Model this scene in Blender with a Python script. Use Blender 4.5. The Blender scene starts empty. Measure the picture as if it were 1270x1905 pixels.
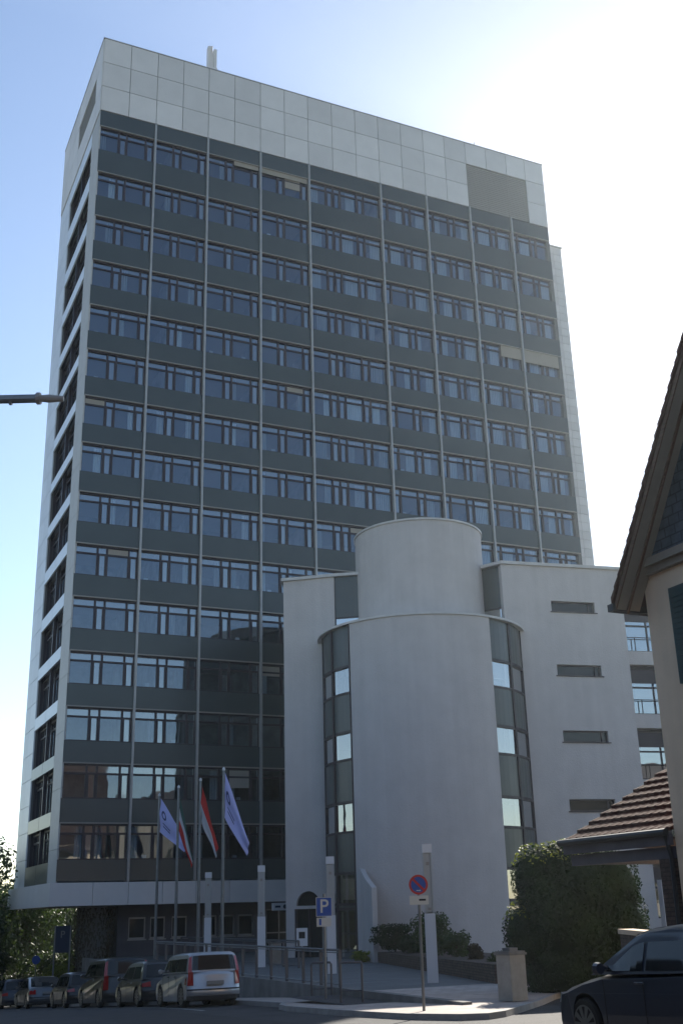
import bpy, bmesh, math, random
from math import sin, cos, pi, radians as RD
from mathutils import Vector, Matrix
random.seed(7)
S = bpy.context.scene
COL = S.collection
HD = RD(25.0889)
def A(l, d):                      # view-aligned ground coordinates -> world XY
    return (l*cos(HD)+d*sin(HD), -l*sin(HD)+d*cos(HD))

# ------------------------------------------------------------ camera, light
def setup_camera():
    p, r = RD(19.751), RD(1.548)
    fh = Vector((sin(HD), cos(HD), 0)); rt = Vector((cos(HD), -sin(HD), 0)); z = Vector((0, 0, 1))
    fw = fh*cos(p)+z*sin(p); up = -fh*sin(p)+z*cos(p)
    rt2 = rt*cos(r)-up*sin(r); up2 = rt*sin(r)+up*cos(r)
    cd = bpy.data.cameras.new('camera'); cam = bpy.data.objects.new('camera', cd); COL.objects.link(cam)
    M = Matrix((rt2, up2, -fw)).transposed().to_4x4(); M.translation = (0, 0, 2.2)
    cam.matrix_world = M
    cd.sensor_fit = 'VERTICAL'; cd.sensor_height = 24; cd.lens = 2064.51/1905*24
    cd.clip_start = .1; cd.clip_end = 6000
    S.camera = cam
setup_camera()
SUN_AZ, SUN_EL = RD(44.5), RD(32.0)       # azimuth from +Y towards +X
W = bpy.data.worlds.new('World'); S.world = W; W.use_nodes = True
nt = W.node_tree; bg = nt.nodes['Background']
sky = nt.nodes.new('ShaderNodeTexSky'); sky.sky_type = 'NISHITA'; sky.sun_disc = False
sky.sun_elevation = SUN_EL; sky.sun_rotation = SUN_AZ
sky.air_density = 1.0; sky.dust_density = .35; sky.ozone_density = 1.0; sky.altitude = 100
nt.links.new(sky.outputs[0], bg.inputs[0]); bg.inputs[1].default_value = .10
sl = bpy.data.lights.new('sun', 'SUN'); sl.energy = 5.0; sl.angle = RD(.5); sl.color = (1, .93, .82)
so = bpy.data.objects.new('sun', sl); COL.objects.link(so)
so.rotation_euler = Vector((sin(SUN_AZ)*cos(SUN_EL), cos(SUN_AZ)*cos(SUN_EL), sin(SUN_EL))).to_track_quat('Z', 'Y').to_euler()
S.view_settings.view_transform = 'Standard'; S.view_settings.look = 'None'
S.view_settings.exposure = .99; S.view_settings.gamma = 1
S.render.engine = 'CYCLES'

# ------------------------------------------------------------ materials
def mat(name, col, rough=.6, metal=0, spec=.5, var=0, scale=3, bump=0, bscale=40, ior=1.45, coat=0, stretch=None, col2=None):
    m = bpy.data.materials.new(name); m.use_nodes = True; n = m.node_tree; b = n.nodes['Principled BSDF']
    b.inputs['Base Color'].default_value = (*col, 1); b.inputs['Roughness'].default_value = rough
    b.inputs['Metallic'].default_value = metal; b.inputs['Specular IOR Level'].default_value = spec
    b.inputs['IOR'].default_value = ior; b.inputs['Coat Weight'].default_value = coat
    if var or bump:
        tc = n.nodes.new('ShaderNodeTexCoord'); mp = n.nodes.new('ShaderNodeMapping')
        n.links.new(tc.outputs['Object'], mp.inputs[0])
        if stretch: mp.inputs['Scale'].default_value = stretch
    if var:
        no = n.nodes.new('ShaderNodeTexNoise'); no.inputs['Scale'].default_value = scale; no.inputs['Detail'].default_value = 6
        no.inputs['Roughness'].default_value = .65
        n.links.new(mp.outputs[0], no.inputs[0])
        rp = n.nodes.new('ShaderNodeValToRGB'); rp.color_ramp.elements[0].position = .3; rp.color_ramp.elements[1].position = .7
        c2 = col2 or tuple(min(1, c*(1+var)) for c in col)
        rp.color_ramp.elements[0].color = (*[c*(1-var) for c in col], 1) if not col2 else (*col, 1)
        rp.color_ramp.elements[1].color = (*c2, 1)
        n.links.new(no.outputs[0], rp.inputs[0]); n.links.new(rp.outputs[0], b.inputs['Base Color'])
    if bump:
        n2 = n.nodes.new('ShaderNodeTexNoise'); n2.inputs['Scale'].default_value = bscale; n2.inputs['Detail'].default_value = 4
        n.links.new(mp.outputs[0], n2.inputs[0])
        bp = n.nodes.new('ShaderNodeBump'); bp.inputs['Strength'].default_value = bump; bp.inputs['Distance'].default_value = .05
        n.links.new(n2.outputs[0], bp.inputs['Height']); n.links.new(bp.outputs[0], b.inputs['Normal'])
    return m
def glassmat(name, tint=(.7, .78, .8), refl=(.85, .92, 1), ior=1.9, rough=.01, base=.0, wob=0):
    m = bpy.data.materials.new(name); m.use_nodes = True; n = m.node_tree
    for x in list(n.nodes):
        if x.type == 'BSDF_PRINCIPLED': n.nodes.remove(x)
    out = n.nodes['Material Output']
    t = n.nodes.new('ShaderNodeBsdfTransparent'); t.inputs[0].default_value = (*tint, 1)
    g = n.nodes.new('ShaderNodeBsdfGlossy'); g.inputs[0].default_value = (*refl, 1); g.inputs['Roughness'].default_value = rough
    f0 = ((ior-1)/(ior+1))**2
    ge = n.nodes.new('ShaderNodeNewGeometry'); dp = n.nodes.new('ShaderNodeVectorMath'); dp.operation = 'DOT_PRODUCT'
    n.links.new(ge.outputs['Incoming'], dp.inputs[0]); n.links.new(ge.outputs['Normal'], dp.inputs[1])
    def mth(op, a, v=None, clamp=False):
        k = n.nodes.new('ShaderNodeMath'); k.operation = op; k.use_clamp = clamp
        n.links.new(a, k.inputs[0])
        if v is not None: k.inputs[1].default_value = v
        return k.outputs[0]
    c_ = mth('ABSOLUTE', dp.outputs['Value'])
    o1 = n.nodes.new('ShaderNodeMath'); o1.operation = 'SUBTRACT'; o1.inputs[0].default_value = 1; n.links.new(c_, o1.inputs[1])
    fr5 = mth('POWER', o1.outputs[0], 5); fr6 = mth('MULTIPLY', fr5, 1-f0); fr7 = mth('ADD', fr6, f0+base, True)
    mx = n.nodes.new('ShaderNodeMixShader')
    n.links.new(fr7, mx.inputs[0])
    n.links.new(t.outputs[0], mx.inputs[1]); n.links.new(g.outputs[0], mx.inputs[2]); n.links.new(mx.outputs[0], out.inputs[0])
    if wob:
        no = n.nodes.new('ShaderNodeTexNoise'); no.inputs['Scale'].default_value = .7
        tc = n.nodes.new('ShaderNodeTexCoord'); n.links.new(tc.outputs['Object'], no.inputs[0])
        bp = n.nodes.new('ShaderNodeBump'); bp.inputs['Strength'].default_value = wob; bp.inputs['Distance'].default_value = .02
        n.links.new(no.outputs[0], bp.inputs['Height']); n.links.new(bp.outputs[0], g.inputs['Normal'])
    return m
M = dict(
 white_panel=mat('white_panel', (.66, .63, .62), .45, var=.05, scale=.6),
 side_panel=mat('side_panel', (.60, .62, .66), .35, var=.06, scale=.8),
 light_spandrel=mat('light_spandrel', (.62, .66, .72), .3, var=.05, scale=.5),
 joint=mat('joint', (.12, .12, .12), .8),
 spandrel=mat('spandrel', (.047, .060, .063), .3, spec=.6, var=.12, scale=.35),
 mullion=mat('mullion', (.36, .35, .345), .4, metal=.3, var=.1, scale=2),
 beige_trim=mat('beige_trim', (.30, .275, .25), .5),
 pilaster=mat('pilaster', (.42, .41, .40), .5, var=.06, scale=1),
 frame=mat('window_frame', (.030, .022, .030), .45),
 glass=glassmat('tower_glass', refl=(.74, .86, 1), ior=2.5, wob=.3),
 glass_light=glassmat('vent_glass', (.6, .68, .72), (.85, .93, 1), ior=2.4, base=.13, rough=.04, wob=.3),
 annex_glass=glassmat('annex_glass', (.35, .4, .42), (.95, .98, 1), 2.1, base=.28, wob=.2),
 dark_glass=mat('dark_glass', (.012, .015, .017), .06, ior=1.45, var=.2, scale=.5),
 curtain=mat('curtain', (.42, .45, .50), .9, var=.2, scale=4, stretch=(6, 6, .2)),
 blind=mat('sun_blind', (.30, .27, .235), .8),
 inner=mat('interior_wall', (.20, .21, .23), .9, var=.3, scale=.8),
 slab=mat('interior_floor', (.22, .22, .22), .9),
 louvre=mat('louvre', (.25, .235, .215), .6),
 plaster=mat('plaster', (.50, .47, .46), .85, var=.06, scale=.9, bump=.25, bscale=14),
 coping=mat('coping', (.50, .485, .47), .5, var=.1, scale=2),
 concrete=mat('concrete', (.20, .195, .185), .85, var=.22, scale=1.5, bump=.2, bscale=20),
 darkwall=mat('dark_render', (.09, .085, .10), .8, var=.2, scale=1),
 road=mat('asphalt', (.038, .038, .041), .85, var=.35, scale=.9, bump=.3, bscale=60),
 pave=mat('paving', (.42, .36, .32), .8, var=.18, scale=1.3, bump=.15, bscale=30),
 plaza=mat('plaza_paving', (.13, .137, .14), .75, var=.18, scale=.5, stretch=(.3, 3, 1)),
 patch=mat('asphalt_patch', (.026, .026, .027), .9, var=.3, scale=3),
 marking=mat('road_paint', (.30, .30, .29), .8, var=.5, scale=5),
 kerb=mat('kerb_stone', (.30, .285, .27), .8, var=.2, scale=2),
 ground=mat('ground', (.12, .125, .08), .95, var=.3, scale=.1),
 metal=mat('galvanised', (.20, .21, .22), .4, metal=.6, var=.15, scale=4),
 rail=mat('rail_paint', (.11, .11, .12), .45, metal=.4),
 polewhite=mat('pole_white', (.62, .63, .66), .4),
 diffuser=mat('diffuser', (.40, .40, .39), .4),
 flag_white=mat('flag_white', (.42, .44, .74), .8),
 flag_logo=mat('flag_logo', (.05, .06, .16), .8),
 flag_red=mat('flag_red', (.42, .02, .015), .8),
 flag_plain=mat('flag_plain', (.50, .50, .52), .8),
 flag_green=mat('flag_green', (.04, .10, .08), .8),
 sign_blue=mat('sign_blue', (.01, .07, .35), .4),
 sign_red=mat('sign_red', (.50, .015, .01), .4),
 sign_white=mat('sign_white', (.62, .60, .54), .5),
 sign_dark=mat('sign_dark', (.01, .02, .05), .4),
 black=mat('black', (.012, .012, .013), .6),
 tile=mat('red_tile', (.060, .027, .021), .95, spec=.15, var=.35, scale=3, bump=.3, bscale=12),
 tile_dark=mat('dark_tile', (.045, .032, .030), .95, spec=.15, var=.3, scale=3, bump=.3, bscale=12),  # main roof tile, darkened to dull its reflection in the tower glass
 house=mat('house_render', (.72, .56, .40), .9, var=.08, scale=.8, bump=.15, bscale=18),
 slate=mat('slate', (.055, .075, .095), .5, var=.3, scale=4),
 shutter=mat('shutter', (.008, .035, .032), .5),
 timber=mat('timber', (.10, .055, .035), .7, var=.3, scale=2, stretch=(1, 1, 8)),
 soffit=mat('soffit', (.22, .19, .155), .8, var=.08, scale=2),
 brick=mat('pier_brick', (.10, .07, .055), .9, var=.35, scale=6, bump=.3, bscale=20),
 bark=mat('bark', (.06, .045, .03), .95, var=.3, scale=6),
 leaf=mat('leaf', (.040, .066, .014), .55, var=.5, scale=1.2),
 leaf_dark=mat('leaf_dark', (.018, .038, .010), .75, var=.5, scale=1.2),
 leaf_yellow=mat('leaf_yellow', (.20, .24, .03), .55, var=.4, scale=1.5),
 creeper=mat('creeper', (.05, .038, .02), .9, var=.5, scale=3),
 tyre=mat('tyre', (.015, .015, .015), .85),
 rim=mat('rim', (.16, .165, .17), .4, metal=.8),
 carglass=mat('car_glass', (.010, .013, .015), .03, ior=1.5),
 taillight=mat('tail_light', (.35, .01, .01), .2, coat=1),
 headlight=mat('head_light', (.6, .62, .66), .08, metal=.5),
 plastic=mat('dark_plastic', (.03, .03, .032), .55),
 plate=mat('number_plate', (.22, .22, .21), .5),
 row_wall=mat('row_wall', (.18, .16, .135), .9, var=.1, scale=.5),
 row_roof=mat('row_roof', (.05, .045, .045), .8, var=.2, scale=1),
 cab=mat('cabinet', (.30, .29, .265), .7, var=.15, scale=3),
)
for k, c in dict(silver=(.40, .41, .43), black=(.01, .011, .013), navy=(.012, .018, .035), grey=(.10, .11, .12), green=(.012, .014, .016)).items():
    M['paint_'+k] = mat('paint_'+k, c, .28, metal=.5 if k in ('silver', 'grey') else 0, coat=.6, var=.04, scale=20)
# leaves let some light through
for k in ('leaf', 'leaf_dark', 'leaf_yellow'):
    n = M[k].node_tree; b = n.nodes['Principled BSDF']; out = n.nodes['Material Output']
    tr = n.nodes.new('ShaderNodeBsdfTranslucent'); mx = n.nodes.new('ShaderNodeMixShader'); mx.inputs[0].default_value = .35
    src = b.inputs['Base Color'].links[0].from_socket
    n.links.new(src, tr.inputs[0]); n.links.new(b.outputs[0], mx.inputs[1]); n.links.new(tr.outputs[0], mx.inputs[2]); n.links.new(mx.outputs[0], out.inputs[0])
def vary(m, amt, obj=False):
    n = m.node_tree; b = n.nodes['Principled BSDF']; lk = b.inputs['Base Color'].links
    mu = n.nodes.new('ShaderNodeMix'); mu.data_type = 'RGBA'; mu.blend_type = 'MULTIPLY'; mu.inputs[0].default_value = 1
    if lk: n.links.new(lk[0].from_socket, mu.inputs[6])
    else: mu.inputs[6].default_value = b.inputs['Base Color'].default_value
    if obj: src = n.nodes.new('ShaderNodeObjectInfo').outputs['Random']
    else: src = n.nodes.new('ShaderNodeNewGeometry').outputs['Random Per Island']
    mr = n.nodes.new('ShaderNodeMapRange'); mr.inputs[3].default_value = 1-amt; mr.inputs[4].default_value = 1+amt*.4
    n.links.new(src, mr.inputs[0]); n.links.new(mr.outputs[0], mu.inputs[7]); n.links.new(mu.outputs[2], b.inputs['Base Color'])
vary(M['white_panel'], .10); vary(M['side_panel'], .12); vary(M['light_spandrel'], .12); vary(M['spandrel'], .14); vary(M['curtain'], .55, True)
def streaks(m, amt):
    n = m.node_tree; b = n.nodes['Principled BSDF']; src = b.inputs['Base Color'].links[0].from_socket
    tc = n.nodes.new('ShaderNodeTexCoord'); mp = n.nodes.new('ShaderNodeMapping'); mp.inputs['Scale'].default_value = (2.2, 2.2, .12)
    no = n.nodes.new('ShaderNodeTexNoise'); no.inputs['Scale'].default_value = 1; no.inputs['Detail'].default_value = 5
    n.links.new(tc.outputs['Object'], mp.inputs[0]); n.links.new(mp.outputs[0], no.inputs[0])
    mr = n.nodes.new('ShaderNodeMapRange'); mr.inputs[1].default_value = .35; mr.inputs[2].default_value = .7; mr.inputs[3].default_value = 1-amt; mr.inputs[4].default_value = 1
    mu = n.nodes.new('ShaderNodeMix'); mu.data_type = 'RGBA'; mu.blend_type = 'MULTIPLY'; mu.inputs[0].default_value = 1
    n.links.new(no.outputs[0], mr.inputs[0]); n.links.new(src, mu.inputs[6]); n.links.new(mr.outputs[0], mu.inputs[7]); n.links.new(mu.outputs[2], b.inputs['Base Color'])
streaks(M['plaster'], .07); streaks(M['concrete'], .3); streaks(M['house'], .12)
# paving joints on pavement, slate courses
def add_brick(m, sx, sy, mort=.02, dark=.55, swap=None):
    n = m.node_tree; b = n.nodes['Principled BSDF']; src = b.inputs['Base Color'].links[0].from_socket
    tc = n.nodes.new('ShaderNodeTexCoord'); br = n.nodes.new('ShaderNodeTexBrick')
    mp = n.nodes.new('ShaderNodeMapping'); n.links.new(tc.outputs['Object'], mp.inputs[0])
    if swap: 
        sp = n.nodes.new('ShaderNodeSeparateXYZ'); cb = n.nodes.new('ShaderNodeCombineXYZ')
        n.links.new(mp.outputs[0], sp.inputs[0])
        for i, a in enumerate(swap): n.links.new(sp.outputs['XYZ'.index(a)], cb.inputs[i])
        n.links.new(cb.outputs[0], br.inputs[0])
    else: n.links.new(mp.outputs[0], br.inputs[0])
    br.inputs['Color1'].default_value = (1, 1, 1, 1); br.inputs['Color2'].default_value = (.82, .82, .82, 1); br.inputs['Mortar'].default_value = (dark, dark, dark, 1)
    br.inputs['Scale'].default_value = 1; br.inputs['Brick Width'].default_value = sx; br.inputs['Row Height'].default_value = sy; br.inputs['Mortar Size'].default_value = mort
    mu = n.nodes.new('ShaderNodeMix'); mu.data_type = 'RGBA'; mu.blend_type = 'MULTIPLY'; mu.inputs[0].default_value = 1
    n.links.new(src, mu.inputs[6]); n.links.new(br.outputs[0], mu.inputs[7]); n.links.new(mu.outputs[2], b.inputs['Base Color'])
add_brick(M['pave'], .4, .3, .012)
add_brick(M['plaza'], 1.2, .6, .02, .6)
add_brick(M['slate'], .3, .2, .015, .4, swap='YZX')
add_brick(M['brick'], .25, .08, .012, .6, swap='YZX')

# ------------------------------------------------------------ mesh helpers
class MB:
    def __init__(s): s.v = []; s.f = []
    def face(s, pts):
        i = len(s.v); s.v += [tuple(p) for p in pts]; s.f.append(tuple(range(i, i+len(pts))))
    def box(s, x0, x1, y0, y1, z0, z1):
        i = len(s.v)
        s.v += [(x0, y0, z0), (x1, y0, z0), (x1, y1, z0), (x0, y1, z0), (x0, y0, z1), (x1, y0, z1), (x1, y1, z1), (x0, y1, z1)]
        s.f += [tuple(i+k for k in q) for q in ((0, 3, 2, 1), (4, 5, 6, 7), (0, 1, 5, 4), (1, 2, 6, 5), (2, 3, 7, 6), (3, 0, 4, 7))]
    def obox(s, p, q, th, z0, z1, side=0):   # wall from p to q (XY), thickness th to the left of p->q (side shifts)
        d = Vector((q[0]-p[0], q[1]-p[1])).normalized(); n = Vector((-d.y, d.x))
        a, b = Vector(p)+n*side, Vector(q)+n*side
        s.prism([a, b, b+n*th, a+n*th], z0, z1)
    def prism(s, poly, z0, z1):
        n = len(poly); i = len(s.v)
        s.v += [(p[0], p[1], z0) for p in poly]+[(p[0], p[1], z1) for p in poly]
        s.f.append(tuple(i+k for k in reversed(range(n)))); s.f.append(tuple(i+n+k for k in range(n)))
        for k in range(n): s.f.append((i+k, i+(k+1) % n, i+n+(k+1) % n, i+n+k))
    def tube(s, pts, r, seg=8, cap=True):
        pts = [Vector(p) for p in pts]; rs = r if isinstance(r, (list, tuple)) else [r]*len(pts); rings = []
        for k, p in enumerate(pts):
            d = (pts[min(k+1, len(pts)-1)]-pts[max(k-1, 0)]).normalized()
            u = d.orthogonal().normalized() if k == 0 else (rings_u - d*rings_u.dot(d)).normalized()
            rings_u = u; w = d.cross(u); i = len(s.v)
            s.v += [tuple(p+(u*cos(2*pi*j/seg)+w*sin(2*pi*j/seg))*rs[k]) for j in range(seg)]; rings.append(i)
        for a, b in zip(rings, rings[1:]):
            for j in range(seg): s.f.append((a+j, a+(j+1) % seg, b+(j+1) % seg, b+j))
        if cap: s.f.append(tuple(rings[0]+j for j in reversed(range(seg)))); s.f.append(tuple(rings[-1]+j for j in range(seg)))
    def disc(s, c, axis, r, th, seg=28):
        a = Vector(axis).normalized(); s.tube([Vector(c)-a*th/2, Vector(c)+a*th/2], r, seg)
    def arc(s, c, r0, r1, a0, a1, z0, z1, n=16):   # annular sector in view-aligned frame, angle from -D to +lateral
        for k in range(n):
            t0, t1 = a0+(a1-a0)*k/n, a0+(a1-a0)*(k+1)/n
            P = lambda r, t: A(c[0]+r*sin(t), c[1]-r*cos(t))
            s.prism([P(r1, t0), P(r1, t1), P(r0, t1), P(r0, t0)], z0, z1)
    def build(s, name, m, parent=None, org=None, smooth=False):
        me = bpy.data.meshes.new(name)
        o0 = Vector(org) if org is not None else (Vector(parent['wo']) if parent is not None and 'wo' in parent else Vector())
        me.from_pydata([tuple(Vector(v)-o0) for v in s.v], [], s.f); me.update()
        bm = bmesh.new(); bm.from_mesh(me); bmesh.ops.remove_doubles(bm, verts=bm.verts, dist=1e-5) if smooth else None
        bmesh.ops.recalc_face_normals(bm, faces=bm.faces); bm.to_mesh(me); bm.free()
        me.materials.append(m)
        if smooth:
            for p in me.polygons: p.use_smooth = True
        ob = bpy.data.objects.new(name, me); COL.objects.link(ob)
        if parent is not None: ob.parent = parent
        elif org is not None: ob.location = org
        return ob
def tag(o, label, cat, group=None):
    o['label'] = label; o['category'] = cat
    if group: o['group'] = group
    return o
def thing(name, label, cat, loc=(0, 0, 0), group=None, rz=0):
    o = bpy.data.objects.new(name, None); COL.objects.link(o); o.location = loc; o.rotation_euler = (0, 0, rz)
    return tag(o, label, cat, group)
def world(o):                      # parts of this thing are given in world coordinates
    o['wo'] = tuple(o.location); return o
def struct(name, mb, m): o = mb.build(name, m); o['kind'] = 'structure'; return o
def setwo(ob, parent): ob['wo'] = parent['wo']; return ob
def dup(root, loc, rz=None, label=None, group=None, swap=None):
    def cp(o, par):
        c = o.copy(); COL.objects.link(c); c.parent = par
        if swap and c.data and c.data.materials and c.data.materials[0] in swap:
            c.data = c.data.copy(); c.data.materials[0] = swap[c.data.materials[0]] if False else swap[o.data.materials[0]]
        for ch in o.children: cp(ch, c)
        return c
    r = cp(root, None); r.location = loc
    if rz is not None: r.rotation_euler = (0, 0, rz)
    if label: r['label'] = label
    if group: r['group'] = group
    return r

# ------------------------------------------------------------ ground
def interp(x, pts):
    if x <= pts[0][0]: return pts[0][1]
    for (a, b), (c, d) in zip(pts, pts[1:]):
        if x <= c: return b+(d-b)*(x-a)/(c-a)
    return pts[-1][1]
def zr(y): return interp(y, [(-40, 2.6), (12.9, .45), (23, 0), (24, -.02), (34.5, -.39), (38.5, -.6), (60, -1.9), (72, -2.6), (100, -4.0)])
def zs(y): return zr(y)+.12
def zp(x, y): return .1
def sheet(mb, x0, x1, ys, zf, nx=1):
    for a, b in zip(ys, ys[1:]):
        for k in range(nx):
            u, w = x0+(x1-x0)*k/nx, x0+(x1-x0)*(k+1)/nx
            mb.face([(u, a, zf(u, a)), (w, a, zf(w, a)), (w, b, zf(w, b)), (u, b, zf(u, b))])
def fr(a, b, s):
    n = max(1, round((b-a)/s)); return [a+(b-a)*k/n for k in range(n+1)]
g = MB(); g.face([(-2500, -2500, -4.4), (2500, -2500, -4.4), (2500, 2500, -4.4), (-2500, 2500, -4.4)]); struct('ground', g, M['ground'])
g = MB(); sheet(g, -4, 12.5, fr(-40, 140, 2), lambda x, y: zr(y)); sheet(g, 12.5, 40, fr(-40, 24, 2), lambda x, y: zr(y)); sheet(g, 12.5, 40, [24, 31], lambda x, y: -.02)
struct('road', g, M['road'])
KX = [(20.9, 12.2), (22.5, 11.85), (25, 11.6), (29.5, 11.75), (31, 12.45), (140, 12.45)]
def kx(y): return interp(y, KX)
pv = MB()
poly = [(kx(24), 24), (kx(22.5), 22.5), (12.2, 20.9), (12.5, 20.7), (13.1, 21.1), (15.7, 23.8), (17.3, 25.4), (24, 30), (14.1, 30), (14.1, 24)]
pv.v += [(x, y, max(.1, zs(y))) for x, y in poly]; pv.f.append(tuple(range(len(poly))))
ysq = fr(24, 31, .5)+fr(31, 120, 2)[1:]
for a, b in zip(ysq, ysq[1:]): pv.face([(kx(a), a, zs(a)), (14.1, a, zs(a)), (14.1, b, zs(b)), (kx(b), b, zs(b))])
struct('pavement', pv, M['pave'])
kb = MB()
ring = [(kx(y), y) for y in reversed(fr(31, 120, 3))]+[(kx(y), y) for y in reversed(fr(22.5, 31, 1))][1:]+poly[2:8]
sec = []
for k, P in enumerate(ring):
    a, c = ring[max(0, k-1)], ring[min(len(ring)-1, k+1)]
    d = Vector((c[0]-a[0], c[1]-a[1])).normalized(); n = Vector((-d.y, d.x))*.14
    z = zr(P[1]) if P[1] > 24 and P[0] < 14 else max(zr(P[1]), -.02)
    zt = zs(P[1]) if P[1] > 24 and P[0] < 14 else max(.1, zs(P[1]))
    sec.append([(P[0], P[1], zt+.006), (P[0]-n.x, P[1]-n.y, zt+.006), (P[0]-n.x*1.1, P[1]-n.y*1.1, z-.06), (P[0], P[1], z-.06)])
for A0, B0 in zip(sec, sec[1:]):
    for k in range(4): kb.face([A0[k], A0[(k+1) % 4], B0[(k+1) % 4], B0[k]])
struct('kerb', kb, M['kerb'])
pz = MB(); sheet(pz, 14.1, 60, fr(30, 68, 1), lambda x, y: .1, 6); struct('plaza', pz, M['plaza'])
g = MB(); sheet(g, 14.1, 60, fr(66, 130, 3), lambda x, y: zs(y)+.15-.5*(1 if x > 14.2 else 0), 6); struct('bank', g, M['ground'])
pl = MB(); sheet(pl, -7, -4, fr(-40, 140, 3), lambda x, y: zs(y)); struct('far_pavement', pl, M['pave'])

def road_disc(x, y, rad, name, m, label, cat):
    b = MB(); b.v = [(x+rad*cos(2*pi*k/24), y+rad*sin(2*pi*k/24), zr(y+rad*sin(2*pi*k/24))+.006) for k in range(24)]; b.f = [tuple(range(24))]
    o = tag(b.build(name, M[m]), label, cat); return o
road_disc(8.6, 21.5, .32, 'manhole_cover', 'metal', 'round metal manhole cover in the asphalt near the kerb', 'manhole cover')
g = MB(); sheet(g, 7.2, 9.8, fr(24, 33, 1), lambda x, y: zr(y)+.004); sheet(g, 9.5, 10.9, fr(14, 18.5, .9), lambda x, y: zr(y)+.004); struct('road_patch', g, M['patch'])
g = MB(); sheet(g, 11.2, 11.5, fr(31.2, 80, 2), lambda x, y: zr(y)+.004) if 0 else sheet(g, 10.35, 10.45, fr(32, 76, 2), lambda x, y: zr(y)+.004); struct('bay_marking', g, M['marking'])

# retaining wall beside the raised forecourt
rw = MB()
for a, b in zip(fr(24, 64, 1), fr(24, 64, 1)[1:]):
    i = len(rw.v)
    for y in (a, b): rw.v += [(13.95, y, zs(y)-.2), (14.2, y, zs(y)-.2), (14.2, y, .16), (13.95, y, .16)]
    rw.f += [(i, i+1, i+5, i+4), (i+3, i+2, i+6, i+7), (i, i+3, i+7, i+4), (i+1, i+2, i+6, i+5)]
    if a == 24: rw.f.append((i, i+1, i+2, i+3))
tag(rw.build('retaining_wall', M['concrete']), 'low grey concrete retaining wall along the pavement, below the railing', 'wall')

# ------------------------------------------------------------ tower
TX0, TX1, TY, TB = 12.14, 48.93, 63.15, 76.69
BX = [TX0, 16.03, 19.84, 23.82, 27.63, 33.55, 37.53, 41.43, 45.29, TX1]
SILL = [51.24, 47.55, 44.05, 40.68, 37.34, 34.14, 30.9, 27.73, 24.51, 21.23, 17.97, 14.75, 11.55, 8.40, 5.17]
WH = 1.88; ZT, ZB, ZBAND0, ZBAND1 = 60.59, 54.44, 2.78, 3.98
tower = world(thing('office_tower', 'tall slab office tower with dark glass bands and a white panelled top', 'building', (TX0, TY, .1)))
XL, XR = TX0, TX1
# core behind the windows: back walls, floors, roof
b = MB()
b.box(TX0+.6, TX1-.4, TY+5.2, TY+5.4, ZBAND0, ZB)
b.box(TX0+5.2, TX0+5.35, TY+.6, TY+5.2, ZBAND0, ZB)
for x in BX[1:-1]: b.box(x-.08, x+.08, TY+.5, TY+5.2, ZBAND0, ZB)
b.build('inner_wall', M['inner'], tower)
b = MB()
for j in range(15):
    top = SILL[j-1] if j else ZB
    b.box(TX0+.45, TX1-.3, TY+.45, TB-.2, SILL[j]+WH+.25, min(top-.75, SILL[j]+WH+.6))
b.build('floor_slab', M['slab'], tower)
# front spandrels
for j in range(16):
    z1 = (SILL[j-1] if j else ZB); z0 = SILL[j]+WH if j < 15 else ZBAND1
    s_ = MB()
    for k in range(9):
        s_.box(BX[k]+.02, BX[k+1]-.02, TY, TY+.12, z0+.07, z1-.03)
    sp = setwo(s_.build('spandrel', M['spandrel'], tower), tower)
    if j < 15:
        t = MB(); t.box(TX0+.01, TX1-.01, TY-.03, TY+.2, z0, z0+.066); 
        t.build('drip_edge', M['beige_trim'], sp, org=tower['wo'])
    t = MB(); t.box(TX0+.01, TX1-.01, TY+.02, TY+.3, z1-.03, z1-.002)
    t.build('sill', M['frame'], sp, org=tower['wo'])
for x in BX[1:-1]:
    b = MB(); b.box(x-.065, x+.065, TY-.14, TY+.25, ZBAND1+.01, ZB-.01)
    for z in SILL: b.box(x-.072, x+.072, TY-.147, TY, z+.9, z+.93)
    b.build('mullion', M['mullion'], tower)
# bay window patterns
def units(k):
    w, n = ('W', 1.32), ('n', .56)
    if k < 4: return [w, n, w, n]
    if k == 4: return [w, n, n, w, n, w]
    return [n, w, n, w]
class Win: pass
def bay_meshes(L, us, h):
    """frame mesh, pane mesh, list of unit spans; local: x 0..L, y 0 = outer, z 0 = sill"""
    fr_, pa = MB(), MB(); pv_ = MB(); fr_.vent = pv_; tot = sum(u[1] for u in us); sc = L/tot; x = 0; spans = []
    fr_.box(0, L, .14, .26, 0, .05); fr_.box(0, L, .08, .30, h-.10, h)       # bottom rail, blind box
    tz = h-.58
    for t, w in us:
        w *= sc; fw = .062 if t == 'W' else .05
        fr_.box(x, x+fw, .13, .255, .05, h-.10); fr_.box(x+w-fw, x+w, .13, .255, .05, h-.10)
        fr_.box(x+fw, x+w-fw, .135, .252, tz, tz+.11)
        if t == 'n':
            fr_.box(x+fw, x+fw+.07, .11, .2, .05, tz); fr_.box(x+w-fw-.07, x+w-fw, .11, .2, .05, tz)
        (pa if t == 'W' else pv_).face([(x+fw, .20, .05), (x+w-fw, .20, .05), (x+w-fw, .20, tz), (x+fw, .20, tz)])
        pv_.face([(x+fw, .202, tz+.11), (x+w-fw, .202, tz+.11), (x+w-fw, .202, h-.10), (x+fw, .202, h-.10)])
        spans.append((t, x+fw, x+w-fw)); x += w
    return fr_, pa, spans
wins = []     # (size rank, builder)
proto = {}
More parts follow.
